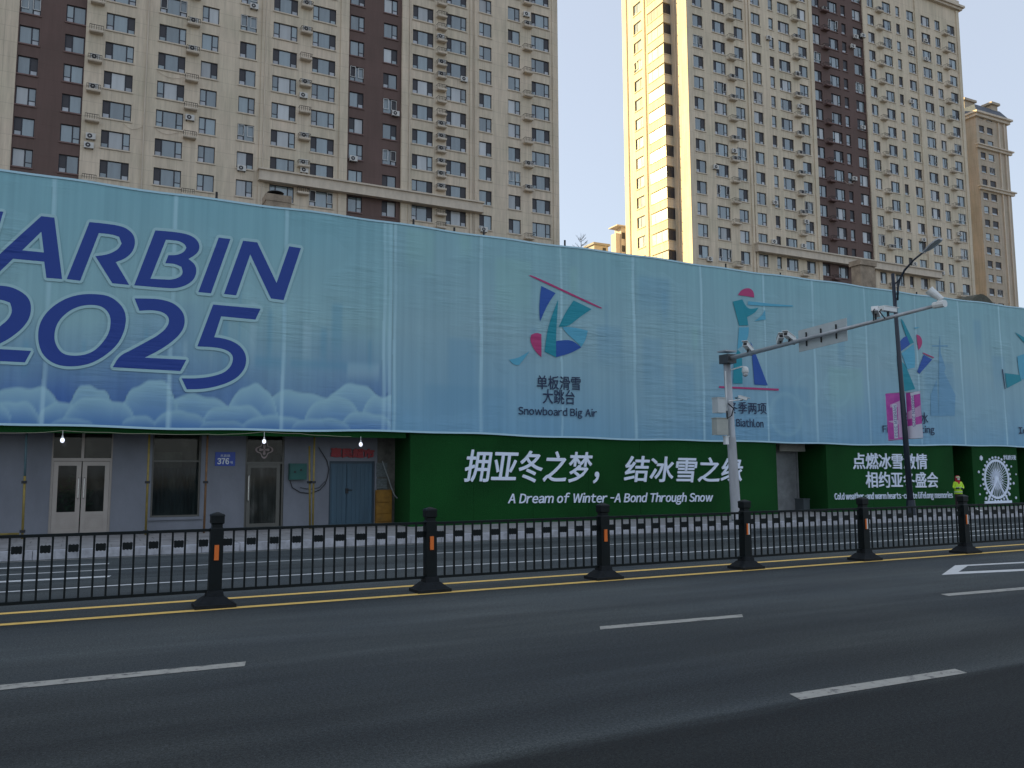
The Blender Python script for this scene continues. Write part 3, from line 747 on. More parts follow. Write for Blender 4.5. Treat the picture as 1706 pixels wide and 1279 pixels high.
# window
x0, x1, z0, z1 = wz
cu_ = MB(); n_ = 26
for i in range(n_):
    xa_ = x0+(x1-x0)*i/n_; xb_ = x0+(x1-x0)*(i+1)/n_; cu_.quad((xa_,SY+.35+.03*(i%2),.3),(xb_,SY+.35+.03*((i+1)%2),.3),(xb_,SY+.35+.03*((i+1)%2),1.75),(xa_,SY+.35+.03*(i%2),1.75))
inv(cu_.build('curtain', mat('curtain_dark', (.08,.11,.115), .9), ob))
inv(MB().box(x0+.05, x0+.75, SY+.5, SY+.55, 1.75, 2.15).build('poster', mat('poster_pale', (.25,.30,.24), .8, noise=.4, nscale=8), ob))
wn = MB(); frame_rect(wn, x0, x1, z0, z1, yF, yF+.07, .045); zc = at(295,768,SY).z; wn.box(x0+.045, x1-.045, yF+.005, yF+.06, zc-.02, zc+.02)
wo = inv(wn.build('shop_window', ALUD, ob)); sub(MB().box(x0+.04,x1-.04,yF+.03,yF+.04,z0+.04,zc-.02),'pane',SGW,wo); sub(MB().box(x0+.04,x1-.04,yF+.03,yF+.04,zc+.02,z1-.04),'pane',SGL,wo)
inv(MB().box(x0-.06, x1+.06, SY-.06, SY-.003, z0-.07, z0-.003).build('window_sill', GREYW, ob))
# glass door with clover emblem
x0, x1, z0, z1 = d2_
zt = at(440, 771, SY).z
dr = MB(); frame_rect(dr, x0, x1, z0, z1, yF, yF+.08, .05); dr.box(x0+.05, x1-.05, yF, yF+.08, zt-.03, zt+.03)
d2o = inv(dr.build('glass_door', ALUD, ob)); lf = MB(); frame_rect(lf, x0+.055, x1-.10, z0+.05, zt-.035, yF-.02, yF+.04, .09); sub(lf, 'door_leaf', ALUD, d2o)
sub(MB().box(x0+.14, x1-.19, yF+.0, yF+.012, z0+.14, zt-.12), 'pane', shopglass('door_glass', (.04,.045,.04), (.11,.11,.10)), d2o)
sub(MB().box(x0+.05, x1-.05, yF+.03, yF+.04, zt+.03, z1-.05), 'transom_pane', SGW, d2o)
hx = x0+.09; sub(MB().tube([(hx, yF-.02, z0+.72),(hx, yF-.09, z0+.74),(hx, yF-.09, z0+1.38),(hx, yF-.02, z0+1.40)], .014, 6), 'handle', CHROME, d2o)
cu_ = MB(); n_ = 16
for i in range(n_):
    if i in (5, 6): continue
    xa_ = x0+(x1-x0)*i/n_; xb_ = x0+(x1-x0)*(i+1)/n_; cu_.quad((xa_,SY+.30+.04*(i%2),.2),(xb_,SY+.30+.04*((i+1)%2),.2),(xb_,SY+.30+.04*((i+1)%2),2.1),(xa_,SY+.30+.04*(i%2),2.1))
inv(cu_.build('curtain', mat('curtain_pale', (.22,.23,.21), .9, noise=.3, nscale=3), ob))
# clover: quatrefoil ring and four petals
cc = at(441, 749, SY); em = MB(); YE = yF+.005
def ringpts(fr, n=48): return [(cc.x+fr*(.112+.026*math.cos(4*t))*1.35*math.cos(t), cc.z+fr*(.112+.026*math.cos(4*t))*1.35*math.sin(t)) for t in [2*math.pi*i/n for i in range(n)]]
em.poly(ringpts(1.25), YE, YE+.012, 0, [ringpts(1.02)])
for a in range(4):
    t = a*math.pi/2; c_, s_ = math.cos(t), math.sin(t)
    em.poly([(cc.x+c_*u-s_*v, cc.z+s_*u+c_*v) for u, v in ((.012,-.012),(.10,-.035),(.13,-.028),(.13,.028),(.10,.035),(.012,.012))], YE, YE+.012)
sub(em, 'clover_emblem', mat('emblem_pinkish', (.42,.33,.33), .6), d2o)
# blue metal double door
x0, x1, z0, z1 = d3_
BLUEM = mat('blue_steel_door', (.040,.092,.135), .5, noise=.2, nscale=2, stretch=(3,1,.3)); BLUED = mat('blue_steel_frame', (.018,.04,.06), .5)
fr = MB(); fr.box(x0, x0+.05, yF, yF+.1, z0, z1); fr.box(x1-.05, x1, yF, yF+.1, z0, z1); fr.box(x0+.05, x1-.05, yF, yF+.1, z1-.06, z1)
d3o = inv(fr.build('steel_door', BLUED, ob)); xm = at(578, 820, SY).x
for (a, c) in ((x0+.055, xm-.006), (xm+.006, x1-.055)):
    lf = MB(); lf.box(a, c, yF+.02, yF+.06, z0+.02, z1-.065)
    n = max(2, int((c-a)/.11)); 
    for i in range(n): lf.box(a+(c-a)*(i+.2)/n, a+(c-a)*(i+.8)/n, yF+.008, yF+.0195, z0+.08, z1-.12)
    sub(lf, 'door_leaf', BLUEM, d3o)
lk = MB(); lk.box(xm-.03, xm+.05, yF-.012, yF+.02, z0+.88, z0+1.02); lk.tube([(xm+.02, yF-.03, z0+.97),(xm+.15, yF-.04, z0+.97)], .012, 6); sub(lk, 'lock', BLACKC, d3o)

# ------------------------------------------------------------------ lettering (CJK + full-width latin glyphs of the built-in font stack)
ALLTXT = "拥亚冬之梦，结冰雪之缘点燃冰雪激情相约亚冬盛会单板滑雪大跳台冬季两项花样滑冰号东直路惠民超市冰球梦幻摩天轮"
LAT = "A Dream of Winter -A Bond Through SnowCold weather -and warm hearts -create lifelong memoriesSnowboard Big AirBiathlonFigure Skating376HARBIN 2025Ice Hockey"
GL = {}
def full(c): return chr(ord(c)+0xFEE0) if '!' <= c <= '~' else c
chars = sorted(set(ALLTXT) | set(c for c in LAT if c != ' '))
tmp = []
for c in chars:
    cu = bpy.data.curves.new('tmp', 'FONT'); cu.body = full(c); cu.size = 1; cu.resolution_u = 3
    o = bpy.data.objects.new('tmp', cu); COL.objects.link(o); tmp.append((c, o, cu))
dg = bpy.context.evaluated_depsgraph_get(); dg.update()
for c, o, cu in tmp:
    me = bpy.data.meshes.new_from_object(o.evaluated_get(dg))
    vs = [(v.co.x, v.co.y) for v in me.vertices]; fs = [tuple(p.vertices) for p in me.polygons]
    ec = {}
    for f in fs:
        for i in range(len(f)):
            e = (f[i], f[(i+1) % len(f)]); k_ = tuple(sorted(e)); ec.setdefault(k_, []).append(e)
    be = [v[0] for v in ec.values() if len(v) == 1]
    x0 = min([v[0] for v in vs] or [0]); x1 = max([v[0] for v in vs] or [0])
    GL[c] = (vs, fs, be, x0, x1)
    bpy.data.meshes.remove(me)
for c, o, cu in tmp: bpy.data.objects.remove(o); bpy.data.curves.remove(cu)
def glyph_add(b, c, fx, bold, y0, y1, m=0):
    """fx maps glyph (x,y) -> (X,Z); bold = radius in world units"""
    vs, fs, be, _, _ = GL[c]
    shifts = [(0, 0)] if not bold else [(bold*math.cos(t), bold*math.sin(t)) for t in [2*math.pi*i/8 for i in range(8)]]
    for si, (dx, dz) in enumerate(shifts):
        n = len(b.v); e = si*.0004; w = [fx(x, y) for x, y in vs]
        b.v += [(x+dx, y0-e, z+dz) for x, z in w]+[(x+dx, y1, z+dz) for x, z in w]; k = len(vs)
        for f in fs: b.f.append(tuple(n+i for i in f)); b.m.append(m)
        for (i, j) in be: b.f.append((n+j, n+i, n+k+i, n+k+j)); b.m.append(m)
def text_line(s, X0, X1, z0, z1, h, y0, thick, m, parent, name='letter', bold=0, shear=0, wscale=None, halo=None, halom=None, cjk=True, split=True):
    """fit string between X0 and X1; baseline z0 (at X0) to z1 (at X1); h = em-box height"""
    # natural advances
    adv = []; x = 0
    for c in s:
        if c == ' ': x += .30; adv.append(None); continue
        g = GL[c]
        if ord(c) > 0x2000: adv.append(x); x += 1.0 if c != '，' else 1.0
        else: adv.append(x-g[3]); x += (g[4]-g[3])*(.5 if c == '-' else 1)+.10
    tot = x
    sx = (X1-X0)/tot
    out = []
    for c, a in zip(s, adv):
        if a is None: continue
        def fx(gx, gy, a=a):
            u = ((gx*.5+a+(GL[c][3]*.5) if c == '-' else gx+a))*sx; Z = z0+(z1-z0)*u/(X1-X0)+gy*h
            return (X0+u+shear*gy*h, Z)
        b = MB(); glyph_add(b, c, fx, bold, y0, y0+thick)
        if split or not out: out.append(b)
        else:
            o_ = out[0]; n = len(o_.v); o_.v += b.v; o_.f += [tuple(i+n for i in f) for f in b.f]; o_.m += b.m
        if halo:
            hb = MB(); glyph_add(hb, c, fx, halo, y0+thick*.6, y0+thick); hb.build(name+'_edge', halom, parent)
    res = []
    for b in out:
        o = b.build(name, m, parent)
        if parent and isinstance(parent, bpy.types.Object) and parent.type == 'EMPTY': inv(o)
        res.append(o)
    return res

# ------------------------------------------------------------------ banners
def fabric(name, top, mid, bot, deep=None):
    m, t, b, N, L = nodes(name)
    g = N('ShaderNodeNewGeometry'); sp = N('ShaderNodeSeparateXYZ'); L(g.outputs['Position'], sp.inputs[0])
    mr = N('ShaderNodeMapRange'); mr.inputs[1].default_value = zbot; mr.inputs[2].default_value = ztopb; L(sp.outputs[2], mr.inputs[0])
    nn = N('ShaderNodeTexNoise'); nn.inputs['Scale'].default_value = .35; nn.inputs['Detail'].default_value = 4; L(g.outputs['Position'], nn.inputs[0])
    a = N('ShaderNodeMath'); a.operation = 'MULTIPLY_ADD'; L(nn.outputs[0], a.inputs[0]); a.inputs[1].default_value = .5; a.inputs[2].default_value = -.25
    ad = N('ShaderNodeMath'); ad.operation = 'ADD'; L(mr.outputs[0], ad.inputs[0]); L(a.outputs[0], ad.inputs[1])
    r = ramp(N, [(0, bot), (.2, tuple(.5*(x+y) for x, y in zip(bot, mid))), (.5, mid), (1, top)]); L(ad.outputs[0], r.inputs[0])
    # vertical print / weave bands
    mp = N('ShaderNodeMapping'); mp.inputs['Scale'].default_value = (3.2, 1, .06); L(g.outputs['Position'], mp.inputs[0])
    n2 = N('ShaderNodeTexNoise'); n2.inputs['Scale'].default_value = 1.8; n2.inputs['Detail'].default_value = 6; n2.inputs['Roughness'].default_value = .6; L(mp.outputs[0], n2.inputs[0])
    r2 = ramp(N, [(.3, (.90,.91,.92)), (.5, (1,1,1)), (.7, (1.09,1.08,1.06))]); L(n2.outputs[0], r2.inputs[0])
    x = N('ShaderNodeMix'); x.data_type = 'RGBA'; x.blend_type = 'MULTIPLY'; x.inputs[0].default_value = 1; L(r.outputs[0], x.inputs[6]); L(r2.outputs[0], x.inputs[7])
    ov = N('ShaderNodeAttribute'); ov.attribute_name = 'Print'; mxo = N('ShaderNodeMix'); mxo.data_type = 'RGBA'
    L(ov.outputs['Alpha'], mxo.inputs[0]); L(x.outputs[2], mxo.inputs[6]); L(ov.outputs['Color'], mxo.inputs[7])
    L(mxo.outputs[2], b.inputs['Base Color']); b.inputs['Roughness'].default_value = .55; b.inputs['Specular IOR Level'].default_value = .35
    L(fabric_bump(t, N, L, g), b.inputs['Normal'])
    return m
def fabric_bump(t, N, L, g):
    # short creases running diagonally, plus fine horizontal puckers
    mp1 = N('ShaderNodeMapping'); mp1.inputs['Rotation'].default_value = (0, R(38), 0); mp1.inputs['Scale'].default_value = (.7, 1, 5.5); L(g.outputs['Position'], mp1.inputs[0])
    n1 = N('ShaderNodeTexNoise'); n1.inputs['Scale'].default_value = 1.1; n1.inputs['Detail'].default_value = 5; n1.inputs['Distortion'].default_value = .6; L(mp1.outputs[0], n1.inputs[0])
    mp2 = N('ShaderNodeMapping'); mp2.inputs['Scale'].default_value = (.6, 1, 5); L(g.outputs['Position'], mp2.inputs[0])
    n2 = N('ShaderNodeTexNoise'); n2.inputs['Scale'].default_value = 1.6; n2.inputs['Detail'].default_value = 4; L(mp2.outputs[0], n2.inputs[0])
    n3 = N('ShaderNodeTexNoise'); n3.inputs['Scale'].default_value = .45; n3.inputs['Detail'].default_value = 2; L(g.outputs['Position'], n3.inputs[0])
    a = N('ShaderNodeMath'); a.operation = 'ADD'; L(n1.outputs[0], a.inputs[0]); L(n2.outputs[0], a.inputs[1])
    rr = N('ShaderNodeMapRange'); rr.inputs[1].default_value = .50; rr.inputs[2].default_value = .74; L(n3.outputs[0], rr.inputs[0])
    mu = N('ShaderNodeMath'); mu.operation = 'MULTIPLY'; L(a.outputs[0], mu.inputs[0]); L(rr.outputs[0], mu.inputs[1])
    bp = N('ShaderNodeBump'); bp.inputs['Strength'].default_value = .55; bp.inputs['Distance'].default_value = .07; L(mu.outputs[0], bp.inputs['Height'])
    return bp.outputs[0]
def print_mat(name, col, vc=False, alpha=None, rough=.55):
    m, t, b, N, L = nodes(name)
    g = N('ShaderNodeNewGeometry'); L(fabric_bump(t, N, L, g), b.inputs['Normal'])
    b.inputs['Base Color'].default_value = (*col, 1); b.inputs['Roughness'].default_value = rough; b.inputs['Specular IOR Level'].default_value = .35
    if vc:
        at_ = N('ShaderNodeAttribute'); at_.attribute_name = 'Col'; L(at_.outputs['Color'], b.inputs['Base Color']); L(at_.outputs['Alpha'], b.inputs['Alpha'])
    if alpha: b.inputs['Alpha'].default_value = alpha
    return m
FAB1 = fabric('banner_fabric_left', (.23,.46,.52), (.29,.49,.53), (.05,.14,.42))
FAB2 = fabric('banner_fabric_right', (.245,.46,.51), (.285,.46,.52), (.19,.39,.55))
def banner_sheet(x0, x1, name, m, parent):
    b = MB(); nx = int((x1-x0)/.042); nz = 140; rnd = random.Random(3)
    ph = [rnd.uniform(0, 6) for _ in range(8)]
    def P(i, j):
        u = x0+(x1-x0)*i/nx; t = j/nz
        zb_ = zbot+.012*math.sin(u*1.9+ph[0])+.02*math.sin(u*.55+ph[1]) - .12*max(0, min(1, (u-8)/12))
        zt_ = ztopb+.012*math.sin(u*2.3+ph[2])+.015*math.sin(u*.7+ph[3])
        z = zb_+(zt_-zb_)*t
        y = BY+.003*math.sin(u*2.1+z*.8+ph[4])*math.sin(z*1.3+ph[5])
        e = abs(t-.5)*2
        if e > .92: y += (e-.92)*.5*(.12+.10*math.sin(u*5+ph[6]))
        return (u, y, z)
    for i in range(nx+1):
        for j in range(nz+1): b.v.append(P(i, j))
    for i in range(nx):
        for j in range(nz):
            a = i*(nz+1)+j; b.f.append((a, a+nz+1, a+nz+2, a+1)); b.m.append(0)
    o = b.build(name, m, parent, smooth=True); return o, P, nx, nz
bn1 = empty('banner', (0, BY, 0)); tag(bn1, 'large blue banner printed HARBIN 2025 over painted clouds', 'banner')
bn2 = empty('banner', (20, BY, 0)); tag(bn2, 'long pale blue banner with winter sport figures and captions', 'banner')
HEM = print_mat('hem_pale', (.45,.68,.78))
YP = BY-.009
FABO = []     # first print layer
for (bn, x0, x1, m_) in ((bn1, -6, XSPLIT-.002, FAB1), (bn2, XSPLIT+.002, 46, FAB2)):
    o, P, nx, nz = banner_sheet(x0, x1, 'fabric', m_, bn); inv(o); FABO.append(o)
    nx = int((x1-x0)/.25); P = (lambda P_, k_: (lambda i, j: P_(i*k_, j)))(P, int((x1-x0)/.042)/nx)
    for j in (0, nz):
        h = MB()
        for i in range(nx):
            a = Vector(P(i, j)); c = Vector(P(i+1, j)); s_ = .05 if j == 0 else -.05
            q = [a+Vector((0,-.022,0)), c+Vector((0,-.022,0)), c+Vector((0,-.022,s_)), a+Vector((0,-.022,s_))]
            if j: q = q[::-1]
            h.quad(*q)
            h.quad(a+Vector((0,-.022,0)), c+Vector((0,-.022,0)), c+Vector((0,.05,0)), a+Vector((0,.05,0)))
        inv(h.build('hem', HEM, bn))
# everything softly printed on the cloth (haze, clouds, skyline, paler welded seams) is one print on the sheet
import numpy as np
class Print:
    def __init__(s_, o):
        n = len(o.data.vertices); co = np.empty(n*3, 'f'); o.data.vertices.foreach_get('co', co); co = co.reshape(-1, 3)
        s_.o = o; s_.X = co[:, 0]; s_.Z = co[:, 2]; s_.C = np.zeros((n, 3)); s_.A = np.zeros(n)
    def over(s_, c, a):
        a = np.clip(a, 0, 1); A2 = a+s_.A*(1-a); d = np.maximum(A2, 1e-6)
        s_.C = (np.asarray(c)*a[:, None]+s_.C*(s_.A*(1-a))[:, None])/d[:, None]; s_.A = A2
    def done(s_):
        ca = s_.o.data.color_attributes.new('Print', 'FLOAT_COLOR', 'POINT')
        ca.data.foreach_set('color', np.concatenate([s_.C, s_.A[:, None]], 1).astype('f').ravel())
def sstep(x): x = np.clip(x, 0, 1); return x*x*(3-2*x)
PR1, PR2 = Print(FABO[0]), Print(FABO[1])
def seam(pr, pxt, pxb, w=.09):
    a = at(pxt, 400, BY).x; c = at(pxb, 700, BY).x
    xc = (a+c)/2+.012*np.sin(pr.Z*2+a)
    d = np.abs(pr.X-xc); pr.over((.50,.76,.84), .55*sstep((w*.80-d)/.05)*np.clip(.8+.25*np.sin(pr.Z*1.3+a*2), .5, 1))
def lerp3(a, c, t): return tuple(x+(y-x)*t for x, y in zip(a, c))
cloud_top = (.37,.61,.67); cloud_bot = (.09,.23,.49)
clouds = [(40,640,64),(330,655,60),(500,650,75),(590,640,60),(420,640,45),(150,640,40),(250,632,50),(100,668,40),(555,660,50),(390,672,55),(20,664,46),(640,655,40),(165,660,62),(460,690,60),(300,682,46),(610,684,45),(535,694,50),(-40,660,60),(232,690,30),(120,694,38),(372,698,40)]
rs = random.Random(11)
SKB = (.12,.34,.48); SKL = (.42,.62,.68)
def block(pr, px0, py0, px1, py1, col, al, fade=.16):
    a = at(px0, py1, BY); c = at(px1, py0, BY)
    e = np.minimum(pr.X-a.x, c.x-pr.X)/fade; v = (c.z-pr.Z)/.22; w_ = (pr.Z-a.z)/(.6*(c.z-a.z))
    pr.over(col, al*sstep(e)*sstep(v)*sstep(w_))
for i, (px, py, w, hb) in enumerate([(345,520,14,640),(365,500,20,640),(392,470,14,640),(410,495,22,640),(440,510,18,640),(466,480,14,630),(500,530,22,625),(530,540,18,625),(548,500,26,625),(215,560,14,620),(235,540,16,620),(130,560,18,640),(300,560,16,640),(480,600,150,618),(30,560,24,640),(575,600,60,640),(610,560,12,640),(420,590,60,620)]):
    block(PR1, px, py, px+w, hb, SKB if i % 3 else SKL, .42, .10)
for i, (px, py, w, hb, cc_) in enumerate([(740,560,60,720,0),(820,430,70,560,1),(945,440,22,520,1),(990,540,50,625,0),(1005,500,12,600,0),(1068,560,38,690,0),(1120,600,40,700,0),(1100,480,14,560,0),(1395,545,14,640,0),(1410,520,12,560,0),(1540,600,50,690,0),(1622,530,14,600,0),(1655,590,20,672,0),(700,640,150,715,0),(1290,640,60,715,0),(1380,610,60,700,1),(1150,540,16,600,1),(880,540,20,600,0),(670,380,60,470,1),(760,385,30,440,1),(1060,460,60,540,0),(1180,600,50,650,0)]):
    block(PR2, px, py, px+w, hb, (.15,.34,.49) if not cc_ else (.30,.55,.50), .36, .22)
# pale mountain arcs low on the right banner
for (px, py, r_) in ((1345,620,30),(1395,612,34),(1310,650,40)):
    c_ = at(px, py+r_, BY); rr_ = at(px, py, BY).z-c_.z
    d = np.sqrt((PR2.X-c_.x)**2+(PR2.Z-c_.z)**2); PR2.over((.34,.58,.62), .30*sstep((rr_-d)/.12)*sstep((d-rr_*.62)/(.3*rr_)))
for (px, py, r_) in clouds:
    c0 = at(px-r_, 700, BY).x; c1 = at(px+r_, 700, BY).x; top = at(px, py, BY).z
    u = (PR1.X-c0)/(c1-c0); e = np.abs(2*u-1)
    h_ = (top-zbot)*np.sqrt(np.clip(1-e**3.0, 0, 1))*(1+.05*np.sin(u*9+c0*3)+.02*np.sin(u*21+c0*7))
    v = (PR1.Z-zbot)/np.maximum(h_, .01)
    edge = sstep((zbot+h_-PR1.Z)/.09)*sstep((1-e)/.06)
    t_ = np.clip(v, 0, 1)[:, None]**1.5
    PR1.over(np.asarray(cloud_bot)*(1-t_)+np.asarray(cloud_top)*t_, .93*edge)
for a, c in ((86,70),(293,278),(478,468),(640,641)): seam(PR1, a, c)
seam(PR1, 650, 650, .10)
for a, c, w in ((659,657,.08),(802,801,.10),(935,936,.08),(1056,1057,.10),(1168,1171,.09),(1272,1277,.08),(1352,1359,.10),(1439,1446,.09),(1522,1530,.08),(1592,1604,.09),(1660,1672,.09)): seam(PR2, a, c, w)
PR1.done(); PR2.done()
# church dome with cross (printed, faint)
PD = print_mat('print_dome', (.155,.345,.51))
def zoomP(ox, oy, s): return lambda x, y: (ox+x/s, oy+y/s)
def plane_poly(b, pts, y, tf, thick=.002, holes=(), m=0, smooth=False):
    def conv(L): 
        if smooth: L = smooth_loop(L)
        r = []
        for (x_, y_) in L:
            px, py = tf(x_, y_); p = at(px, py, BY); r.append((p.x, p.z))
        return r
    b.poly(conv(pts), y, y+thick, m, [conv(h_) for h_ in holes])
def smooth_loop(L, it=2, lim=48):
    for _ in range(it):
        n = len(L); out = []
        for i in range(n):
            p0, p1, p2 = L[i-1], L[i], L[(i+1) % n]
            a1 = math.atan2(p1[1]-p0[1], p1[0]-p0[0]); a2 = math.atan2(p2[1]-p1[1], p2[0]-p1[0])
            d = abs((a2-a1+math.pi) % (2*math.pi)-math.pi)
            if d > R(lim): out.append(p1)
            else:
                out.append((p1[0]*.75+p0[0]*.25, p1[1]*.75+p0[1]*.25)); out.append((p1[0]*.75+p2[0]*.25, p1[1]*.75+p2[1]*.25))
        L = out
    return L
tf5b = zoomP(1400, 380, 3.997)
b = MB(); plane_poly(b, [(655,1250),(655,830),(662,700),(667,830),(700,930),(690,960),(720,1020),(765,1110),(760,1250),(600,1250),(600,1110),(640,1010)], YP-.001, tf5b, .0008)
plane_poly(b, [(610,780),(715,780),(715,788),(610,788)], YP-.0012, tf5b, .0008)
inv(b.build('printed_dome', PD, bn2))
# --- HARBIN 2025
tA = zoomP(0, 320, 3.554); tB = zoomP(220, 360, 4.263)
LET = [
 ('H', tA, [(-75,105),(20,117),(-85,480),(-180,470),(-135,310),(-235,296),(-285,455),(-375,445),(-260,85),(-165,97),(-205,225),(-110,238)], []),
 ('A', tA, [(245,143),(322,152),(368,515),(275,508),(262,412),(78,395),(0,470),(-45,512),(-130,500),(0,365)], [[(245,235),(260,358),(132,345)]]),
 ('R', tA, [(530,178),(615,186),(700,198),(750,215),(790,250),(802,300),(785,355),(740,395),(685,415),(765,550),(665,540),(565,380),(640,370),(700,340),(720,305),(705,265),(660,250),(585,243),(475,525),(395,515)], []),
 ('B', tB, [(165,102),(300,112),(400,130),(460,165),(482,215),(465,265),(400,305),(445,340),(460,390),(440,450),(390,490),(310,515),(200,508),(15,492)], [[(240,168),(330,175),(375,200),(385,225),(370,255),(320,278),(258,278),(235,335),(300,338),(350,360),(362,400),(345,430),(290,452),(220,450),(130,445)]]),
 ('I', tB, [(615,153),(698,163),(560,548),(470,540)], []),
 ('N', tB, [(788,175),(888,187),(1025,475),(1115,215),(1198,228),(1075,597),(985,585),(838,272),(738,563),(652,553)], []),
 ('2', tA, [(-90,578),(-40,557),(0,553),(60,560),(120,585),(170,625),(187,680),(175,750),(130,810),(60,865),(0,897),(-60,926),(185,940),(148,1008),(-210,990),(-175,930),(-80,860),(0,795),(50,755),(75,705),(60,655),(0,633),(-65,650)], []),
 ('0', tA, [(560,603),(640,612),(700,650),(738,700),(748,760),(730,840),(690,910),(620,970),(540,1015),(450,1033),(360,1030),(290,1000),(245,950),(225,880),(228,800),(260,730),(320,670),(400,625),(480,605)], [[(560,667),(610,680),(645,715),(657,760),(648,830),(610,890),(560,940),(500,965),(430,970),(370,958),(335,915),(320,865),(328,800),(360,745),(420,695),(490,670)]]),
 ('2', tB, [(18,585),(100,585),(200,590),(290,615),(350,665),(375,720),(370,790),(330,850),(260,910),(180,960),(90,1005),(385,1020),(342,1100),(-137,1073),(-92,993),(0,948),(100,893),(180,850),(240,800),(265,750),(255,708),(210,678),(140,667),(52,672)], []),
 ('5', tB, [(575,628),(912,658),(875,735),(632,712),(583,860),(650,868),(730,895),(785,940),(812,1000),(805,1070),(765,1130),(700,1175),(600,1210),(500,1228),(388,1230),(352,1152),(450,1153),(550,1143),(650,1115),(700,1070),(718,1020),(710,980),(670,950),(600,932),(463,925)], []),
]
INK = print_mat('print_royal_blue', (.018,.055,.29)); HALO = print_mat('print_pale_edge', (.36,.57,.61))
YL = BY-.022
for (nm, tf, out, holes) in LET:
    b = MB(); plane_poly(b, out, YL, tf, .0015, holes, smooth=True); inv(b.build('letter', INK, bn1))
    hb = MB()
    for k in range(12):
        t_ = 2*math.pi*k/12; dx, dy = 5.0*math.cos(t_), 5.0*math.sin(t_)
        plane_poly(hb, out, YL+.002+.0003*k, lambda x_, y_, dx=dx, dy=dy, tf=tf: (tf(x_, y_)[0]+dx, tf(x_, y_)[1]+dy), .0002, holes, smooth=True)
    inv(hb.build('letter_edge', HALO, bn1))
# --- sport figures
TEAL = print_mat('print_teal', (.01,.27,.35)); BLU = print_mat('print_blue', (.02,.09,.38)); LBL = print_mat('print_light_blue', (.10,.40,.56)); RED = print_mat('print_crimson', (.46,.045,.17)); INKD = print_mat('print_dark_navy', (.018,.032,.085))
tP = zoomP(840, 450, 5.117); tQ = zoomP(1180, 460, 4.92); tS = zoomP(1470, 540, 6.39); tT = zoomP(1650, 540, 6.39)
FIG = [(tP, [(RED, [(205,45),(240,42),(835,322),(815,330)]), (BLU, [(315,135),(435,195),(385,265),(345,340),(303,438),(296,330),(303,220)]), (TEAL, [(458,250),(447,420),(438,600),(440,742),(343,695),(352,610),(372,490),(410,370)]), (TEAL, [(590,258),(742,332),(640,400),(545,480),(462,484),(520,360)]), (LBL, [(490,484),(580,485),(710,515),(695,590),(655,655),(600,600),(530,540)]), (BLU, [(440,603),(570,590),(655,658),(560,710),(440,742)]), (RED, [(315,545),(315,742),(270,700),(235,645),(218,590),(230,550),(270,532)]), (LBL, [(40,762),(120,748),(215,690),(180,740),(125,808),(90,808),(60,790)])]),
 (tQ, [(RED, [(240,155),(262,120),(300,98),(345,100),(370,130),(374,175),(320,165)]), (TEAL, [(198,208),(275,190),(310,255),(345,270),(410,258),(380,300),(315,335),(325,403),(250,405)]), (LBL, [(325,205),(500,225),(690,240),(690,250),(500,248),(320,235)]), (LBL, [(375,370),(440,320),(462,275),(468,355)]), (LBL, [(248,420),(330,418),(325,500),(290,560),(235,600)]), (TEAL, [(238,602),(275,640),(278,880),(200,880),(205,700)]), (BLU, [(343,535),(370,600),(410,700),(485,895),(375,888),(360,700)]), (RED, [(85,900),(575,922),(572,938),(85,915)])]),
 (tS, [(TEAL, [(190,-60),(215,-40),(240,10),(330,195),(290,215),(255,140),(225,60)]), (BLU, [(255,125),(290,215),(190,290),(150,260),(178,190),(215,145)]), (LBL, [(200,310),(330,210),(345,350),(340,460),(260,480)]), (TEAL, [(150,330),(200,400),(240,430),(345,690),(200,720),(170,560)]), (RED, [(358,108),(400,125),(422,180),(410,240),(380,275),(365,190)]), (BLU, [(435,325),(525,375),(390,528),(365,505)]), (RED, [(428,300),(545,352),(540,362),(425,312)]), (LBL, [(330,35),(395,30),(350,50)])]),
 (tT, [(INKD, [(118,478),(128,480),(155,690),(147,690)]), (TEAL, [(150,520),(305,540),(325,600),(170,680)]), (LBL, [(280,345),(358,310),(520,360),(480,560),(325,590),(300,530)]), (TEAL, [(255,85),(358,140),(500,260),(400,250)]), (RED, [(560,180),(620,200),(620,300),(560,280)])])]
k = 0
for tf, L_ in FIG:
    for m_, pts in L_:
        b = MB(); k += 1; plane_poly(b, pts, BY-.0165-.0003*k, tf, .0004, smooth=True); inv(b.build('printed_figure', m_, bn2))
def cap(s, px0, px1, pyb0, pyb1, pyt, m, bn, Y=BY, y0=None, latin=False, **kw):
    a = at(px0, pyb0, Y); c = at(px1, pyb1, Y); h = (at(px0, pyt, Y).z-a.z)/(.80 if not latin else .72)
    z0_ = a.z+(.08*h if not latin else 0); z1_ = c.z+(.08*h if not latin else 0)
    return text_line(s, a.x, c.x, z0_, z1_, h, y0 if y0 is not None else BY-.030, kw.pop('thick', .002), m, bn, **kw)
cap('单板滑雪', 893, 968, 648, 650, 628, INKD, bn2, bold=.003)
cap('大跳台', 903, 958, 672, 674, 651, INKD, bn2, bold=.003)
cap('Snowboard Big Air', 863, 995, 690, 694, 678, INKD, bn2, latin=True, bold=.004)
cap('冬季两项', 1217-5, 1277, 688, 690, 671, INKD, bn2, bold=.003)
cap('Biathlon', 1226, 1272, 710, 712, 698, INKD, bn2, latin=True, bold=.004)
cap('花样滑冰', 1480, 1546, 705, 706, 688, INKD, bn2, bold=.003)
cap('Figure Skating', 1470, 1557, 720, 721, 709, INKD, bn2, latin=True, bold=.004)
cap('冰球', 1716, 1750, 708, 708, 690, INKD, bn2)
cap('Ice Hockey', 1697, 1762, 722, 722, 712, INKD, bn2, latin=True, bold=.008)

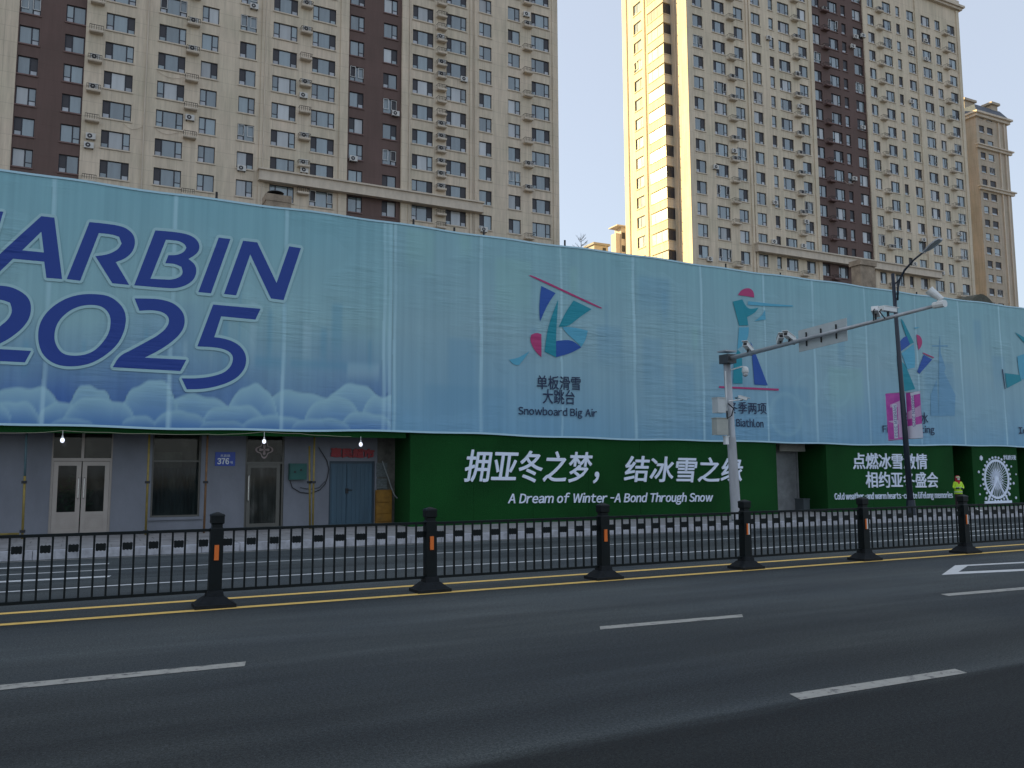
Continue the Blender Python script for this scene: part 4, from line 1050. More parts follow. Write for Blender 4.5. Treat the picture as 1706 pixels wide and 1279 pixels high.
# ------------------------------------------------------------------ artificial turf walls
def turf_mat(name, col):
    m, t, b, N, L = nodes(name)
    g = N('ShaderNodeNewGeometry'); n = N('ShaderNodeTexNoise'); n.inputs['Scale'].default_value = 55; n.inputs['Detail'].default_value = 5; L(g.outputs['Position'], n.inputs[0])
    n2 = N('ShaderNodeTexNoise'); n2.inputs['Scale'].default_value = .5; n2.inputs['Detail'].default_value = 3; L(g.outputs['Position'], n2.inputs[0])
    a = N('ShaderNodeMath'); a.operation = 'MULTIPLY_ADD'; L(n2.outputs[0], a.inputs[0]); a.inputs[1].default_value = .5; L(n.outputs[0], a.inputs[2])
    r = ramp(N, [(.5, tuple(c*.45 for c in col)), (.75, col), (1, tuple(c*1.6 for c in col))]); L(a.outputs[0], r.inputs[0]); L(r.outputs[0], b.inputs['Base Color'])
    b.inputs['Roughness'].default_value = .9; b.inputs['Specular IOR Level'].default_value = .2
    bp = N('ShaderNodeBump'); bp.inputs['Strength'].default_value = 1; bp.inputs['Distance'].default_value = .02; L(n.outputs[0], bp.inputs['Height']); L(bp.outputs[0], b.inputs['Normal'])
    return m
TURF = turf_mat('artificial_turf', (.006,.060,.012))
LETW = mat('foam_letter_white', (.76,.83,.96), .6); LETE = mat('foam_letter_edge', (.02,.10,.13), .7)
YT = BY+.06
def turf_wall(px0, px1, label, ret=True, pyref=800, pret=None):
    x0 = at(px0, pyref, YT).x; x1 = at(px1, pyref, YT).x
    o = empty('turf_wall', ((x0+x1)/2, YT, .15)); tag(o, label, 'wall')
    # panels 2 m wide, tiny gaps
    n = max(1, round((x1-x0)/2.0)); w = (x1-x0)/n
    for i in range(n):
        b = MB().box(x0+i*w+.003, x0+(i+1)*w-.003, YT+random.uniform(0,.006), YT+.08, .16, 2.62)
        inv(b.build('turf_panel', TURF, o))
    if ret:
        inv(MB().box(x0+.0, x0+.08, YT+.083, SY+.6, .16, 2.95).build('side_panel', TURF, o)); inv(MB().box(x1-.08, x1, YT+.083, SY+.6, .16, 2.95).build('side_panel', TURF, o))
    inv(MB().box(x0+.002, x1-.002, YT+.02, YT+.078, 2.622, 2.97).build('top_panel', TURF, o))
    return o
tw1 = turf_wall(683, 1295, 'long dark green turf wall with the white slogan A Dream of Winter')
tw2 = turf_wall(1378, 1590, 'green turf wall behind the lamp post with two lines of white Chinese characters')
tw3 = turf_wall(1622, 1697, 'green turf wall with a white ferris wheel picture, farthest right')
tw4 = turf_wall(1716, 1900, 'green turf wall past the right edge of the photo', True)
# dark green fringe under the left banner
fx0 = -40; MBf = MB().box(-40, TX0-.05, 21.53, 21.555, 2.42, 2.98)
fr_ = empty('green_fringe', (0, 21.53, 2.5)); tag(fr_, 'narrow green turf strip hanging under the cloud banner above the shop doors', 'trim')
inv(MB().box(-40, TX0-.1, YT+.02, YT+.05, 2.52, 2.97).build('strip', TURF, fr_))
yL = YT-.03
cap('拥亚冬之梦，', 771, 1022, 802, 803, 756, LETW, tw1, Y=YT, y0=yL, thick=.028, bold=.012, shear=.16, halo=.034, halom=LETE)
cap('结冰雪之缘', 1038, 1236, 802, 803, 765, LETW, tw1, Y=YT, y0=yL, thick=.028, bold=.012, shear=.16, halo=.034, halom=LETE)
cap('A Dream of Winter -A Bond Through Snow', 846, 1187, 838, 835, 823, LETW, tw1, Y=YT, y0=yL, thick=.028, latin=True, bold=.005, shear=.2)
cap('点燃冰雪激情', 1420, 1545, 781, 781, 758, LETW, tw2, Y=YT, y0=yL, thick=.028, bold=.008)
cap('相约亚冬盛会', 1442, 1563, 812, 812, 789, LETW, tw2, Y=YT, y0=yL, thick=.028, bold=.008)
cap('Cold weather -and warm hearts -create lifelong memories', 1390, 1587, 832, 829, 822, LETW, tw2, Y=YT, y0=yL, thick=.028, latin=True, bold=.003)
cap('梦幻摩天轮', 1671, 1692, 766, 766, 759, LETW, tw3, Y=YT, y0=yL, thick=.02, name='small_caption', split=False)
# ferris wheel in white foam
fc = at(1660, 798, YT); fr = at(1660, 765, YT).z-fc.z; fw = MB()
def circ(r, n=40, cx=None, cz=None): 
    cx = fc.x if cx is None else cx; cz = fc.z if cz is None else cz
    return [(cx+r*math.cos(2*math.pi*i/n), cz+r*math.sin(2*math.pi*i/n)) for i in range(n)]
fw.poly(circ(fr), yL, YT-.002, 0, [circ(fr*.88)])
inv(fw.build('wheel_rim', LETW, tw3))
def stick(b, xa, za, xb, zb_, w, y0=yL, y1=YT-.002):
    d = Vector((xb-xa, zb_-za)); n = Vector((-d.y, d.x)).normalized()*w/2
    b.poly([(xa+n.x, za+n.y),(xa-n.x, za-n.y),(xb-n.x, zb_-n.y),(xb+n.x, zb_+n.y)], y0, y1)
sp_ = MB()
for i in range(36):
    t_ = 2*math.pi*i/36; stick(sp_, fc.x, fc.z, fc.x+fr*.9*math.cos(t_), fc.z+fr*.9*math.sin(t_), .016, yL+.008+.0003*(i % 5))
for i in range(18):
    t_ = 2*math.pi*(i+.5)/18; t2 = t_+.5; stick(sp_, fc.x+fr*.55*math.cos(t_), fc.z+fr*.55*math.sin(t_), fc.x+fr*.3*math.cos(t2), fc.z+fr*.3*math.sin(t2), .02, yL+.006)
inv(sp_.build('spokes', LETW, tw3))
for i in range(28):
    t_ = 2*math.pi*i/28; q = MB(); q.poly(circ(.05, 8, fc.x+fr*1.10*math.cos(t_), fc.z+fr*1.10*math.sin(t_)), yL, YT-.002); inv(q.build('gondola', LETW, tw3))
zf = at(1660, 834, YT).z
lg = MB(); stick(lg, fc.x, fc.z, fc.x-.62, zf, .07, yL-.006); stick(lg, fc.x, fc.z, fc.x+.62, zf, .07, yL-.0064); lg.poly([(fc.x-.85,zf-.1),(fc.x+.85,zf-.1),(fc.x+.85,zf),(fc.x-.85,zf)], yL-.0068, YT-.002)
inv(lg.build('wheel_stand', LETW, tw3))
for (px, py, r_) in ((1634,763,.11),(1630,786,.06),(1633,809,.04),(1632,823,.045),(1642,830,.07),(1684,777,.045),(1692,790,.04),(1688,805,.06),(1681,823,.075),(1692,829,.06)):
    p = at(px, py, YT); q = MB()
    q.poly([(p.x+r_*(1 if i % 2 else .62)*math.cos(math.pi*i/6), p.z+r_*(1 if i % 2 else .62)*math.sin(math.pi*i/6)) for i in range(12)], yL, YT-.002); inv(q.build('snowflake', LETW, tw3))
# recess 1: roller shutter + shutter box + brown door
RX0 = at(1295, 800, SY).x
sx0 = at(1296, 800, SY).x; sx1 = at(1327, 800, SY).x
rs_ = empty('roller_shutter', ((sx0+sx1)/2, SY, .15)); tag(rs_, 'closed grey roller shutter with its housing box in the gap between turf walls', 'shutter')
SHM = mat('shutter_grey', (.30,.31,.32), .5, metal=.3, noise=.3, nscale=3); z = .18; slats = MB().box(sx0, sx1, 0, .03, 0, .062).v
sm = MB().box(sx0-.3, sx1, 0, .035, 0, .060); sm.box(sx0-.3, sx1, .01, .03, .060, .075); SM = sm.mesh('slat', [SHM])
while z < 2.25:
    o = link('slat', SM, rs_, (0, SY, z)); inv(o); z += .076
inv(MB().box(sx1, sx1+.07, SY-.04, SY+.06, .16, 2.3).build('guide_rail', SHM, rs_))
inv(MB().box(sx0-.3, at(1340,760,SY-.4).x, SY-.45, SY-.01, 2.3, 2.62).build('housing', mat('housing_cream', (.33,.32,.28), .7, noise=.2), rs_))
bdm = mat('brown_door_paint', (.045,.013,.014), .5, noise=.3)
inv(MB().box(-10+60, 70, SY+.7, SY+.8, .15, 2.97).build('interior_backing', DARKM, ob))
inv(MB().box(sx1+.07, at(1378,800,YT).x, SY+.45, SY+.55, .15, 2.97).build('recess_wall', mat('recess_dark', (.03,.032,.035), .9), ob))
bd_ = MB().box(sx1+.25, sx1+1.0, SY+.36, SY+.43, .16, 2.1); bd_.box(sx1+.32, sx1+.93, SY+.345, SY+.359, .3, 1.0); bd_.box(sx1+.32, sx1+.93, SY+.345, SY+.359, 1.1, 2.0)
inv(bd_.build('brown_door', bdm, ob))
ut = empty('crate', (sx1+.9, SY, .15)); tag(ut, 'small pale blue-grey crate standing in the doorway gap beside the roller shutter', 'crate')
c0 = at(1341, 855, SY-.2); cm = MB().box(c0.x-.25, c0.x+.25, SY-.4, SY, .155, .58); cm.box(c0.x-.28, c0.x+.28, SY-.43, SY+.03, .58, .62); inv(cm.build('box', mat('crate_bluegrey', (.10,.12,.13), .6), ut))
inv(MB().box(at(1590,800,YT).x+.08, at(1622,800,YT).x+2, SY+.45, SY+.55, .15, 2.97).build('recess_wall', mat('recess_dark2', (.02,.026,.026), .9), ob))

# ------------------------------------------------------------------ shop front furniture
def scaffold(px_t, px_b, m_, label, Y=21.95, zt=2.62, ang=0, seg=None):
    a = at(px_t, 722, Y); c = at(px_b, 880, Y); o = empty('scaffold_pole', (c.x, Y, .15)); tag(o, label, 'pole', 'scaffold poles propping the banner')
    if seg:
        mid = a.lerp(c, seg[0]); inv(MB().tube([(a.x,Y,zt),(mid.x,Y,mid.z)], .026, 8).build('upper_tube', seg[1], o, smooth=True)); inv(MB().tube([(mid.x,Y,mid.z),(c.x,Y,.16)], .026, 8).build('lower_tube', m_, o, smooth=True))
    else: inv(MB().tube([(a.x,Y,zt),(c.x,Y,.16)], .026, 8).build('tube', m_, o, smooth=True))
    for pyc in (803, 885):
        p = at(px_t+(px_b-px_t)*(pyc-722)/158, pyc, Y)
        if p.z > .2: inv(MB().box(p.x-.06, p.x+.05, Y-.05, Y+.05, p.z-.03, p.z+.03).build('clamp', BLACKC, o))
    return o
YELP = mat('pole_yellow', (.27,.20,.045), .6, noise=.35, nscale=6); ORP = mat('pole_rust_orange', (.20,.105,.045), .7, noise=.4, nscale=7); BLP = mat('pole_blue_green', (.09,.16,.18), .6, noise=.3)
scaffold(44, 38, YELP, 'scaffold pole blue-green above and yellow below, left of the double door', seg=(.45, BLP))
scaffold(249, 243, YELP, 'yellow scaffold pole at the left side of the shop window')
scaffold(346, 340, ORP, 'rusty orange scaffold pole left of the blue number plate')
scaffold(516, 516.5, YELP, 'thinner of the two yellow scaffold poles, nearer the green box', Y=22.1, zt=2.3)
scaffold(524, 521, YELP, 'full height yellow scaffold pole just left of the blue steel door')
hz = empty('scaffold_rail', (-2, 21.93, .3)); tag(hz, 'yellow scaffold tube lying low and level at the far left', 'pole')
p = at(32, 889, 21.93); inv(MB().tube([(-8,21.93,p.z),(p.x,21.93,p.z)], .024, 8).build('tube', YELP, hz, smooth=True))
# string of bulbs
ln = empty('light_cable', (0, 21.6, 2.7)); tag(ln, 'thin cable sagging along the bottom edge of the cloud banner', 'cable')
Yc = 21.5; pts = []
kn = [(-60,719),(40,721),(104,717),(180,720),(240,722),(346,723),(380,723),(439,719),(500,722),(540,725),(600,727)]
for px, py in kn: p = at(px, py, Yc); pts.append((p.x, Yc, p.z))
pp = []
for a, c in zip(pts, pts[1:]):
    for i in range(4): t_ = i/4; pp.append((a[0]+(c[0]-a[0])*t_, Yc, a[2]+(c[2]-a[2])*t_-.015*math.sin(math.pi*t_)))
inv(MB().tube(pp, .007, 4).build('wire', mat('wire_pale', (.30,.28,.20), .6), ln))
BULB = mat('bulb_white', (.85,.86,.92), .3, emit=(.8,.85,1,.35))
for px, py0, py, lab in ((104,717,733,'white bulb hanging in front of the double door'),(440,719,735,'white bulb hanging over the clover emblem'),(601,727,740,'white bulb hanging before the red characters')):
    p = at(px, py, Yc); o = empty('light_bulb', (p.x, Yc, p.z)); tag(o, lab, 'light bulb', 'bulbs hanging from the banner edge')
    zt = at(px, py0, Yc).z; inv(MB().tube([(p.x,Yc,zt),(p.x,Yc,p.z+.09)], .007, 5).build('cord', WHITEP, o))
    inv(MB().tube([(p.x,Yc,p.z+.10),(p.x,Yc,p.z+.05)], [.018,.022], 10).build('socket', WHITEP, o, smooth=True))
    inv(MB().tube([(p.x,Yc,p.z+.05),(p.x,Yc,p.z+.03),(p.x,Yc,p.z-.01),(p.x,Yc,p.z-.045),(p.x,Yc,p.z-.06)], [.022,.040,.048,.035,.01], 12).build('globe', BULB, o, smooth=True))
# number plate
a = at(358, 776, SY); c = at(392, 753, SY); np_ = empty('number_plate', (a.x, SY, a.z)); tag(np_, 'blue house number plate reading 376', 'sign')
inv(MB().box(a.x, c.x, SY-.018, SY-.002, a.z, c.z).build('plate', mat('plate_blue', (.012,.055,.36), .35), np_))
PW = mat('plate_white', (.75,.78,.8), .5); hh = c.z-a.z; ww = c.x-a.x
text_line('376', a.x+ww*.12, a.x+ww*.72, a.z+hh*.14, a.z+hh*.14, hh*.55, SY-.0225, .003, PW, np_, 'digit', bold=.006)
text_line('号', a.x+ww*.74, a.x+ww*.90, a.z+hh*.16, a.z+hh*.16, hh*.22, SY-.0225, .003, PW, np_, 'character')
text_line('东直路', a.x+ww*.25, a.x+ww*.75, a.z+hh*.66, a.z+hh*.66, hh*.2, SY-.0225, .003, PW, np_, 'character')
# green meter box
a = at(480, 799, SY); c = at(509, 772, SY); mb_ = empty('meter_box', (a.x, SY, a.z)); tag(mb_, 'small green metal meter box on the grey wall beside the clover door', 'box')
GB = mat('meter_green', (.010,.10,.085), .5, noise=.2)
inv(MB().box(a.x, c.x, SY-.16, SY-.002, a.z, c.z).build('case', GB, mb_)); q = MB().box(a.x+.02, c.x-.02, SY-.172, SY-.162, a.z+.02, c.z-.02); inv(q.build('lid', GB, mb_))
for px, py in ((489,786),(499,783)): p = at(px, py, SY); inv(MB().tube([(p.x, SY-.172, p.z),(p.x, SY-.186, p.z)], .03, 10).build('dial', BLACKC, mb_))
# cables on the wall
cb = empty('wall_cable', (5.5, SY, 1.5)); tag(cb, 'black cable looping from the green box past the yellow poles to the steel door', 'cable')
def cab(pts, r=.012, m_=BLACKC, par=cb, Y=SY-.03, name='cable'):
    P = [at(x, y, Y) for x, y in pts]; inv(MB().tube([(p.x, Y, p.z) for p in P], r, 5, cap=True).build(name, m_, par))
cab([(483,800),(487,812),(500,820),(517,822),(533,816),(542,806),(546,794),(548,782),(545,768),(538,756),(531,745)]); cab([(500,812),(517,815),(532,812),(541,802)], .008)
wc_ = empty('wall_cable', (7.5, SY, 1.5)); tag(wc_, 'pale cable hanging slack from the steel door top to the turf wall', 'cable')
cab([(637,768),(641,780),(647,796),(652,812),(657,824),(662,830)], .016, mat('cable_pale', (.22,.24,.24), .6), wc_, SY-.25)
# red characters over the steel door
rsn = empty('shop_sign', (6.5, SY, 2.5)); tag(rsn, 'four red characters on the dark lintel over the blue steel door', 'sign')
REDL = mat('sign_red', (.30,.012,.02), .5, noise=.2)
a = at(551, 761, SY-.06); c = at(624, 763, SY-.06); zh = at(551,748,SY-.06).z-a.z
text_line('惠民超市', a.x, c.x, a.z+.03, c.z+.03, zh/.85, SY-.055, .05, REDL, rsn, 'character', bold=.016)
# notices + yellow cabinet beside steel door
nb = empty('notice_board', (8, SY, 1.6)); tag(nb, 'faded grey notice sheets pasted above the yellow cabinet', 'notice')
for (y0, y1) in ((771,794),(797,814)):
    a = at(627, y1, SY-.01); c = at(645, y0, SY-.01); inv(MB().box(a.x, c.x, SY-.014, SY-.002, a.z, c.z).build('sheet', mat('notice_grey', (.13,.15,.15), .8, noise=.45, nscale=16, stretch=(1,1,2.5)), nb))
yc = empty('cabinet', (8, SY, .5)); tag(yc, 'worn yellow cabinet with three drawers between the steel door and the turf wall', 'cabinet')
YC = mat('cabinet_yellow', (.27,.13,.010), .6, noise=.35, nscale=5)
zz = [at(635, y, SY-.1).z for y in (869,856,837,816)]; xa = at(626.5,840,SY-.1).x; xb = at(653,840,SY-.1).x
inv(MB().box(xa, xb, SY-.10, SY-.002, .16, zz[3]).build('body', YC, yc))
for z0_, z1_ in zip(zz, zz[1:]): inv(MB().box(xa+.02, xb-.02, SY-.125, SY-.102, max(.2,z0_+.012), z1_-.012).build('drawer', YC, yc))

# ------------------------------------------------------------------ chimneys and bits above the banner edge
def chimney(px0, px1, pyt, pyb, Y, label, capw=.12, bowl=False, dep=0):
    a = at(px0, pyb, Y); c = at(px1, pyt, Y); w = c.x-a.x; dp = dep or w*.8; o = empty('chimney', (a.x+w/2, Y, 8.2)); tag(o, label, 'chimney')
    CH = mat('chimney_plaster', (.36,.285,.21), .95, noise=.45, nscale=2.5, bump=.5, bscale=9)
    inv(MB().box(a.x, c.x, Y, Y+dp, 8.0, c.z-.25).build('shaft', CH, o)); inv(MB().box(a.x-capw, c.x+capw, Y-capw, Y+dp+capw, c.z-.25, c.z).build('cap', CH, o))
    if bowl:
        p = at(461, 319, Y); inv(MB().tube([(p.x,Y+.2,c.z),(p.x,Y+.2,p.z-.05),(p.x,Y+.2,p.z),(p.x,Y+.2,p.z+.03)], [.05,.05,.30,.26], 12).build('cowl', BLACKC, o, smooth=False))
chimney(443, 485, 327, 352, 30, 'low plastered chimney stump with a black bowl cowl behind the banner at left', .02, True)
chimney(1435, 1457, 436, 480, 28, 'tall weathered square chimney with a lipped top right of centre above the banner', .07, dep=.55)
for i, (px, pyt, hgt) in enumerate([(689,366,0),(941,401,0),(361,321,.25),(806,386,0),(1209,440,0),(1527,487,.3),(1115,432,0),(757,380,0),(1300,455,0)]):
    pt = at(px, pyt, 22.0)
    labs = ['pipe stub behind the banner edge near its middle joint','pipe stub at the foot of the sky gap','small dark vent pipe left of the chimney stump','pipe stub under the left tower near its right edge','pipe stub under the right tower','dark vent pipe beside the street lamp arm','pipe stub under the sunlit end wall','short pipe stub between the banner joint and the tower edge','pipe stub right of the sport banner biathlete']
    o = MB().tube([(pt.x,22.0,8.0),(pt.x,22.0,pt.z+.02)], .03, 6).build('roof_pipe', BLACKC); tag(o, labs[i], 'pipe', 'pipe stubs along the banner top')
shd = empty('roof_shed', (34, 26, 8)); tag(shd, 'low mossy roof hump just above the banner under the far right building', 'roof')
a = at(1618, 503, 26); c = at(1660, 493, 26)
q = MB(); n = 8
for i in range(n):
    t0_, t1_ = i/n, (i+1)/n; f_ = lambda t_: a.z-.3+(c.z-a.z+.3)*math.sin(math.pi*min(1, .15+t_*.8))
    X0_, X1_ = a.x+(c.x-a.x)*t0_, a.x+(c.x-a.x)*t1_
    q.quad((X0_,26,f_(t0_)),(X1_,26,f_(t1_)),(X1_,28.5,f_(t1_)+.05),(X0_,28.5,f_(t0_)+.05)); q.quad((X0_,26,8.2),(X1_,26,8.2),(X1_,26,f_(t1_)),(X0_,26,f_(t0_)))
inv(q.build('roof', mat('mossy_roof', (.10,.10,.075), .9, noise=.4, nscale=5), shd))

# ------------------------------------------------------------------ median fence
fence = empty('road_fence', (9, 10.9, 0)); tag(fence, 'dark green metal road divider fence with square posts along the yellow lines', 'fence')
FY = 10.9; SPC = 2.79; X0F = 1.49
post = MB(); post.frus(0, 0, .16, .93, .150, .135, .150, .135); post.frus(0, 0, .93, .95, .15, .135, .12, .11); post.frus(0, 0, .95, .985, .12, .11, .12, .11); post.frus(0, 0, .985, 1.0, .12, .11, .155, .14); post.box(-.0775, .0775, -.07, .07, 1.0, 1.085); post.frus(0, 0, 1.085, 1.105, .17, .155, .15, .135); post.frus(0, 0, 1.105, 1.13, .15, .135, .03, .03)
PM = post.mesh('post', [FENCE])
base = MB(); base.box(-.235, .235, -.19, .19, .003, .045); base.frus(0, 0, .045, .13, .44, .34, .22, .21); base.frus(0, 0, .13, .20, .20, .19, .18, .17); BM = base.mesh('base', [BASEM])
refl = MB(); refl.box(-.030, -.004, -.082, -.068, .56, .74, 0); refl.box(-.004, .026, -.080, -.068, .56, .74, 1); RM = refl.mesh('reflector', [ORANGE, WHITEP])
refl2 = MB().box(-.028, .024, -.082, -.068, .56, .74); RM2 = refl2.mesh('reflector', [ORANGE])
bar = MB().box(-.011, .011, -.011, .011, .205, .90); BRM = bar.mesh('bar', [FENCE])
# ornament: small plate with scalloped edges
orn = MB(); ow = SPC/20.6-.028; oh = .075; pts = []; ns = 6
for i in range(ns+1): pts.append((-ow/2+ow*i/ns, oh/2+(.008 if i % 2 else 0)))
for i in range(ns, -1, -1): pts.append((-ow/2+ow*i/ns, -oh/2-(.008 if i % 2 else 0)))
orn.poly(pts[::-1], -.007, .007); orn.poly(pts[::-1][::1], .0069, .0068) if False else None
back = MB(); orn.box(-ow/2+.004, ow/2-.004, -.005, .0072, -oh/2+.002, oh/2-.002)
OM = orn.mesh('ornament', [FENCE])
for k in range(-2, 8):
    X = X0F+SPC*k
    o = link('post', PM, fence, (X, FY, 0)); inv(o); o.rotation_euler = (random.uniform(-.008,.008), random.uniform(-.012,.012), random.uniform(-.03,.03))
    link('base', BM, o); link('reflector', RM if random.random() < .7 else RM2, o)
    xa, xb = X+.07, X+SPC-.07; sag = random.uniform(-.006,.006)
    T = MB(); T.box(xa, xb, FY-.02, FY+.02, .900+sag, .934+sag); inv(T.build('top_rail', FENCE, fence))
    T = MB(); T.box(xa, xb, FY-.016, FY+.016, .175+sag, .21+sag); inv(T.build('bottom_rail', FENCE, fence))
    n = 18; g = (xb-xa)/(n+1)
    for i in range(1, n+1): o = link('bar', BRM, fence, (xa+g*i, FY, sag)); inv(o)
    for i in range(0, n+1, 2): o = link('ornament', OM, fence, (xa+g*(i+.5), FY, .765+sag)); inv(o)
# ------------------------------------------------------------------ surveillance pole
sp = empty('camera_pole', (16.84, 18.9, .15)); tag(sp, 'grey steel traffic camera pole with a long arm reaching over the road', 'pole')
pb = Vector((16.84, 18.95, .15)); pt = Vector((16.65, 18.95, 5.0))
inv(MB().tube([pb, pb.lerp(pt, .3), pt], [.14, .13, .10], 14).build('shaft', GALV, sp, smooth=True))
inv(MB().tube([pb, pb+Vector((0,0,.03))], .24, 12).build('base_plate', GALV, sp))
inv(MB().tube([pb.lerp(pt,.02), pb.lerp(pt, .50)], [.148,.128], 14, cap=False).build('wrap', mat('pole_wrap_pale', (.42,.43,.45), .6, noise=.2, nscale=5, stretch=(1,1,.3)), sp, smooth=True))
ae = Vector((16.7, 11.95, 5.24)); as_ = Vector((16.65, 18.8, 4.86))
inv(MB().tube([as_, as_.lerp(ae,.5), ae], [.068,.052,.038], 8).build('arm', GALV, sp, smooth=True))
inv(MB().box(16.5, 16.82, 18.72, 19.1, 4.72, 4.98).build('bracket', mat('bracket_dark', (.05,.055,.06), .5), sp)); inv(MB().box(16.46, 16.86, 18.75, 19.12, 5.06, 5.10).build('top_plate', GALV, sp))
for k_ in range(6):
    q = MB(); pts = [(16.62+random.uniform(-.12,.12), 18.85+random.uniform(-.15,.1), 4.9+random.uniform(-.15,.1)) for _ in range(4)]; q.tube(pts, .018, 5); inv(q.build('cable', BLACKC, sp))
def on_arm(t_): return as_.lerp(ae, t_)
def armt(px):
    lo, hi = 0, 1
    for _ in range(30):
        m_ = (lo+hi)/2
        if proj(on_arm(m_))[0] < px: lo = m_
        else: hi = m_
    return lo
def camera_unit(t_, ang, L_=.42, r=.075, up=.14, pitch=-.2, name='camera', parent=sp, origin=None, boxy=True):
    c0 = (on_arm(t_) if origin is None else origin)+Vector((0,0,up))
    T = Matrix.Translation(c0) @ Matrix.Rotation(ang, 4, 'Z') @ Matrix.Rotation(pitch, 4, 'X')
    b = MB(); b.box(-r, r, -L_/2, L_/2, -r*.8, r*.8, 0, T); b.box(-r*1.15, r*1.15, -L_/2-.08, L_/2-.04, r*.85, r*1.05, 0, T); 
    b.box(-.02, .02, -.02, .02, -up*.9, -r*.8, 1, T); b.box(-r*.7, r*.7, -L_/2-.012, -L_/2-.001, -r*.55, r*.55, 1, T)
    o = b.build(name, [STEELW, BLACKC], parent); inv(o)
    q = c0; cbm = MB().tube([T @ Vector((0, L_/2, -r*.3)), T @ Vector((0, L_/2+.08, -r*1.2)), c0+Vector((0,.08,-up*1.1)), c0+Vector((0,0,-up*1.15))], .014, 5); inv(cbm.build('cable', BLACKC, parent))
camera_unit(armt(1247), R(-65), .46, .07, .17, -.35)
camera_unit(armt(1300), R(-35), .40, .07, .17, -.3); camera_unit(armt(1316), R(-75), .42, .07, .16, -.3)
camera_unit(armt(1460), R(120), .34, .075, .22, .35); camera_unit(armt(1480), R(95), .50, .065, .20, .0)
# fill light at the end of the arm
p = on_arm(.985); inv(MB().tube([p+Vector((-.05,.05,.02)), p+Vector((.02,-.02,.12)), p+Vector((-.11,.12,.30)), p+Vector((-.14,.15,.35))], [.03,.07,.095,.10], 14).build('fill_lamp', STEELW, sp, smooth=False))
inv(MB().tube([ae+Vector((0,.25,0)), ae+Vector((0,-.02,0))], [.075,.085], 10).build('arm_cap', STEELW, sp))
# sign board seen from behind
ts0, ts1 = armt(1325), armt(1405); s0 = on_arm(ts0); s1 = on_arm(ts1); q = MB()
for (a, c) in ((s0, s1),): 
    T_ = [Vector((a.x+.12, a.y, a.z-.27)), Vector((c.x+.12, c.y, c.z-.27)), Vector((c.x+.12, c.y, c.z+.30)), Vector((a.x+.12, a.y, a.z+.30))]
n = len(q.v); q.v += [tuple(v) for v in T_]+[tuple(v+Vector((.02,0,0))) for v in T_]
for f in ((0,3,2,1),(4,5,6,7),(0,1,5,4),(1,2,6,5),(2,3,7,6),(3,0,4,7)): q.f.append(f); q.m.append(0)
inv(q.build('sign_board', mat('sign_back_aluminium', (.44,.49,.50), .5, metal=.0, noise=.12), sp))
for i in range(3):
    p = s0.lerp(s1, .18+.31*i); inv(MB().box(p.x+.085, p.x+.118, p.y-.012, p.y+.012, p.z-.16, p.z+.2).build('clamp', BLACKC, sp))
# dome camera and brackets
dz = 4.62; pc = pb.lerp(pt, .90); inv(MB().tube([pc, pc+Vector((.25,-.35,.10)), pc+Vector((.30,-.42,.08))], .02, 6).build('dome_bracket', STEELW, sp))
dcn = pc+Vector((.30,-.42,0)); inv(MB().tube([dcn+Vector((0,0,.10)), dcn+Vector((0,0,.05)), dcn+Vector((0,0,-.07)), dcn+Vector((0,0,-.10))], [.03,.09,.10,.075], 14).build('dome_camera', STEELW, sp, smooth=True))
inv(MB().tube([dcn+Vector((0,0,-.10)), dcn+Vector((0,0,-.16)), dcn+Vector((0,0,-.20))], [.078,.07,.02], 12).build('dome_glass', mat('dome_smoke', (.45,.47,.48), .15), sp, smooth=True))
def boxpx(px0, py0, px1, py1, name, m_, y0=18.74, d=.25):
    a = at(px0, py1, y0); c = at(px1, py0, y0); b = MB().box(a.x, c.x, y0, y0+d, a.z, c.z); b.box(a.x-.02, c.x+.02, y0-.02, y0+d+.02, c.z, c.z+.02); inv(b.build(name, m_, sp))
boxpx(1196.5, 663, 1209, 687, 'control_box', mat('box_white', (.52,.55,.55), .5, noise=.1)); boxpx(1195, 697, 1213, 724, 'control_box', mat('box_beige', (.40,.41,.37), .6, noise=.15), d=.22); boxpx(1209, 727, 1214, 740, 'junction_box', STEELW, d=.1)
cA = at(1214, 668, 18.75); cBp = at(1238, 665, 18.75); inv(MB().tube([cA, cBp], .018, 6).build('camera_bracket', STEELW, sp))
camera_unit(0, R(60), .26, .05, .06, .3, origin=Vector((cBp.x-.02, 18.75, cBp.z-.02)))
P_ = [at(x, y, 18.72) for x, y in ((1213,672),(1222,680),(1219,692),(1212,697),(1211,684))]; inv(MB().tube(P_, .02, 6).build('cable', BLACKC, sp))
inv(MB().tube([at(1208.5,618,18.8), at(1211,690,18.8)], .02, 6).build('conduit', STEELW, sp))

# ------------------------------------------------------------------ street lamp
sl_ = empty('street_lamp', (24.18, 18.9, .15)); tag(sl_, 'dark blue street lamp post with curved arm and flat grey lamp head', 'street lamp')
lb = Vector((24.18, 18.9, .15)); lt_ = Vector((23.88, 18.9, 8.15))
inv(MB().tube([lb, lb.lerp(lt_,.35), lt_], [.105,.085,.055], 12).build('pole', LAMPP, sl_, smooth=True)); inv(MB().tube([lb, lb+Vector((0,0,.5))], [.16,.13], 8).build('foot', LAMPP, sl_))
def lp(px, py, Y): p = at(px, py, Y); return Vector((p.x, Y, p.z))
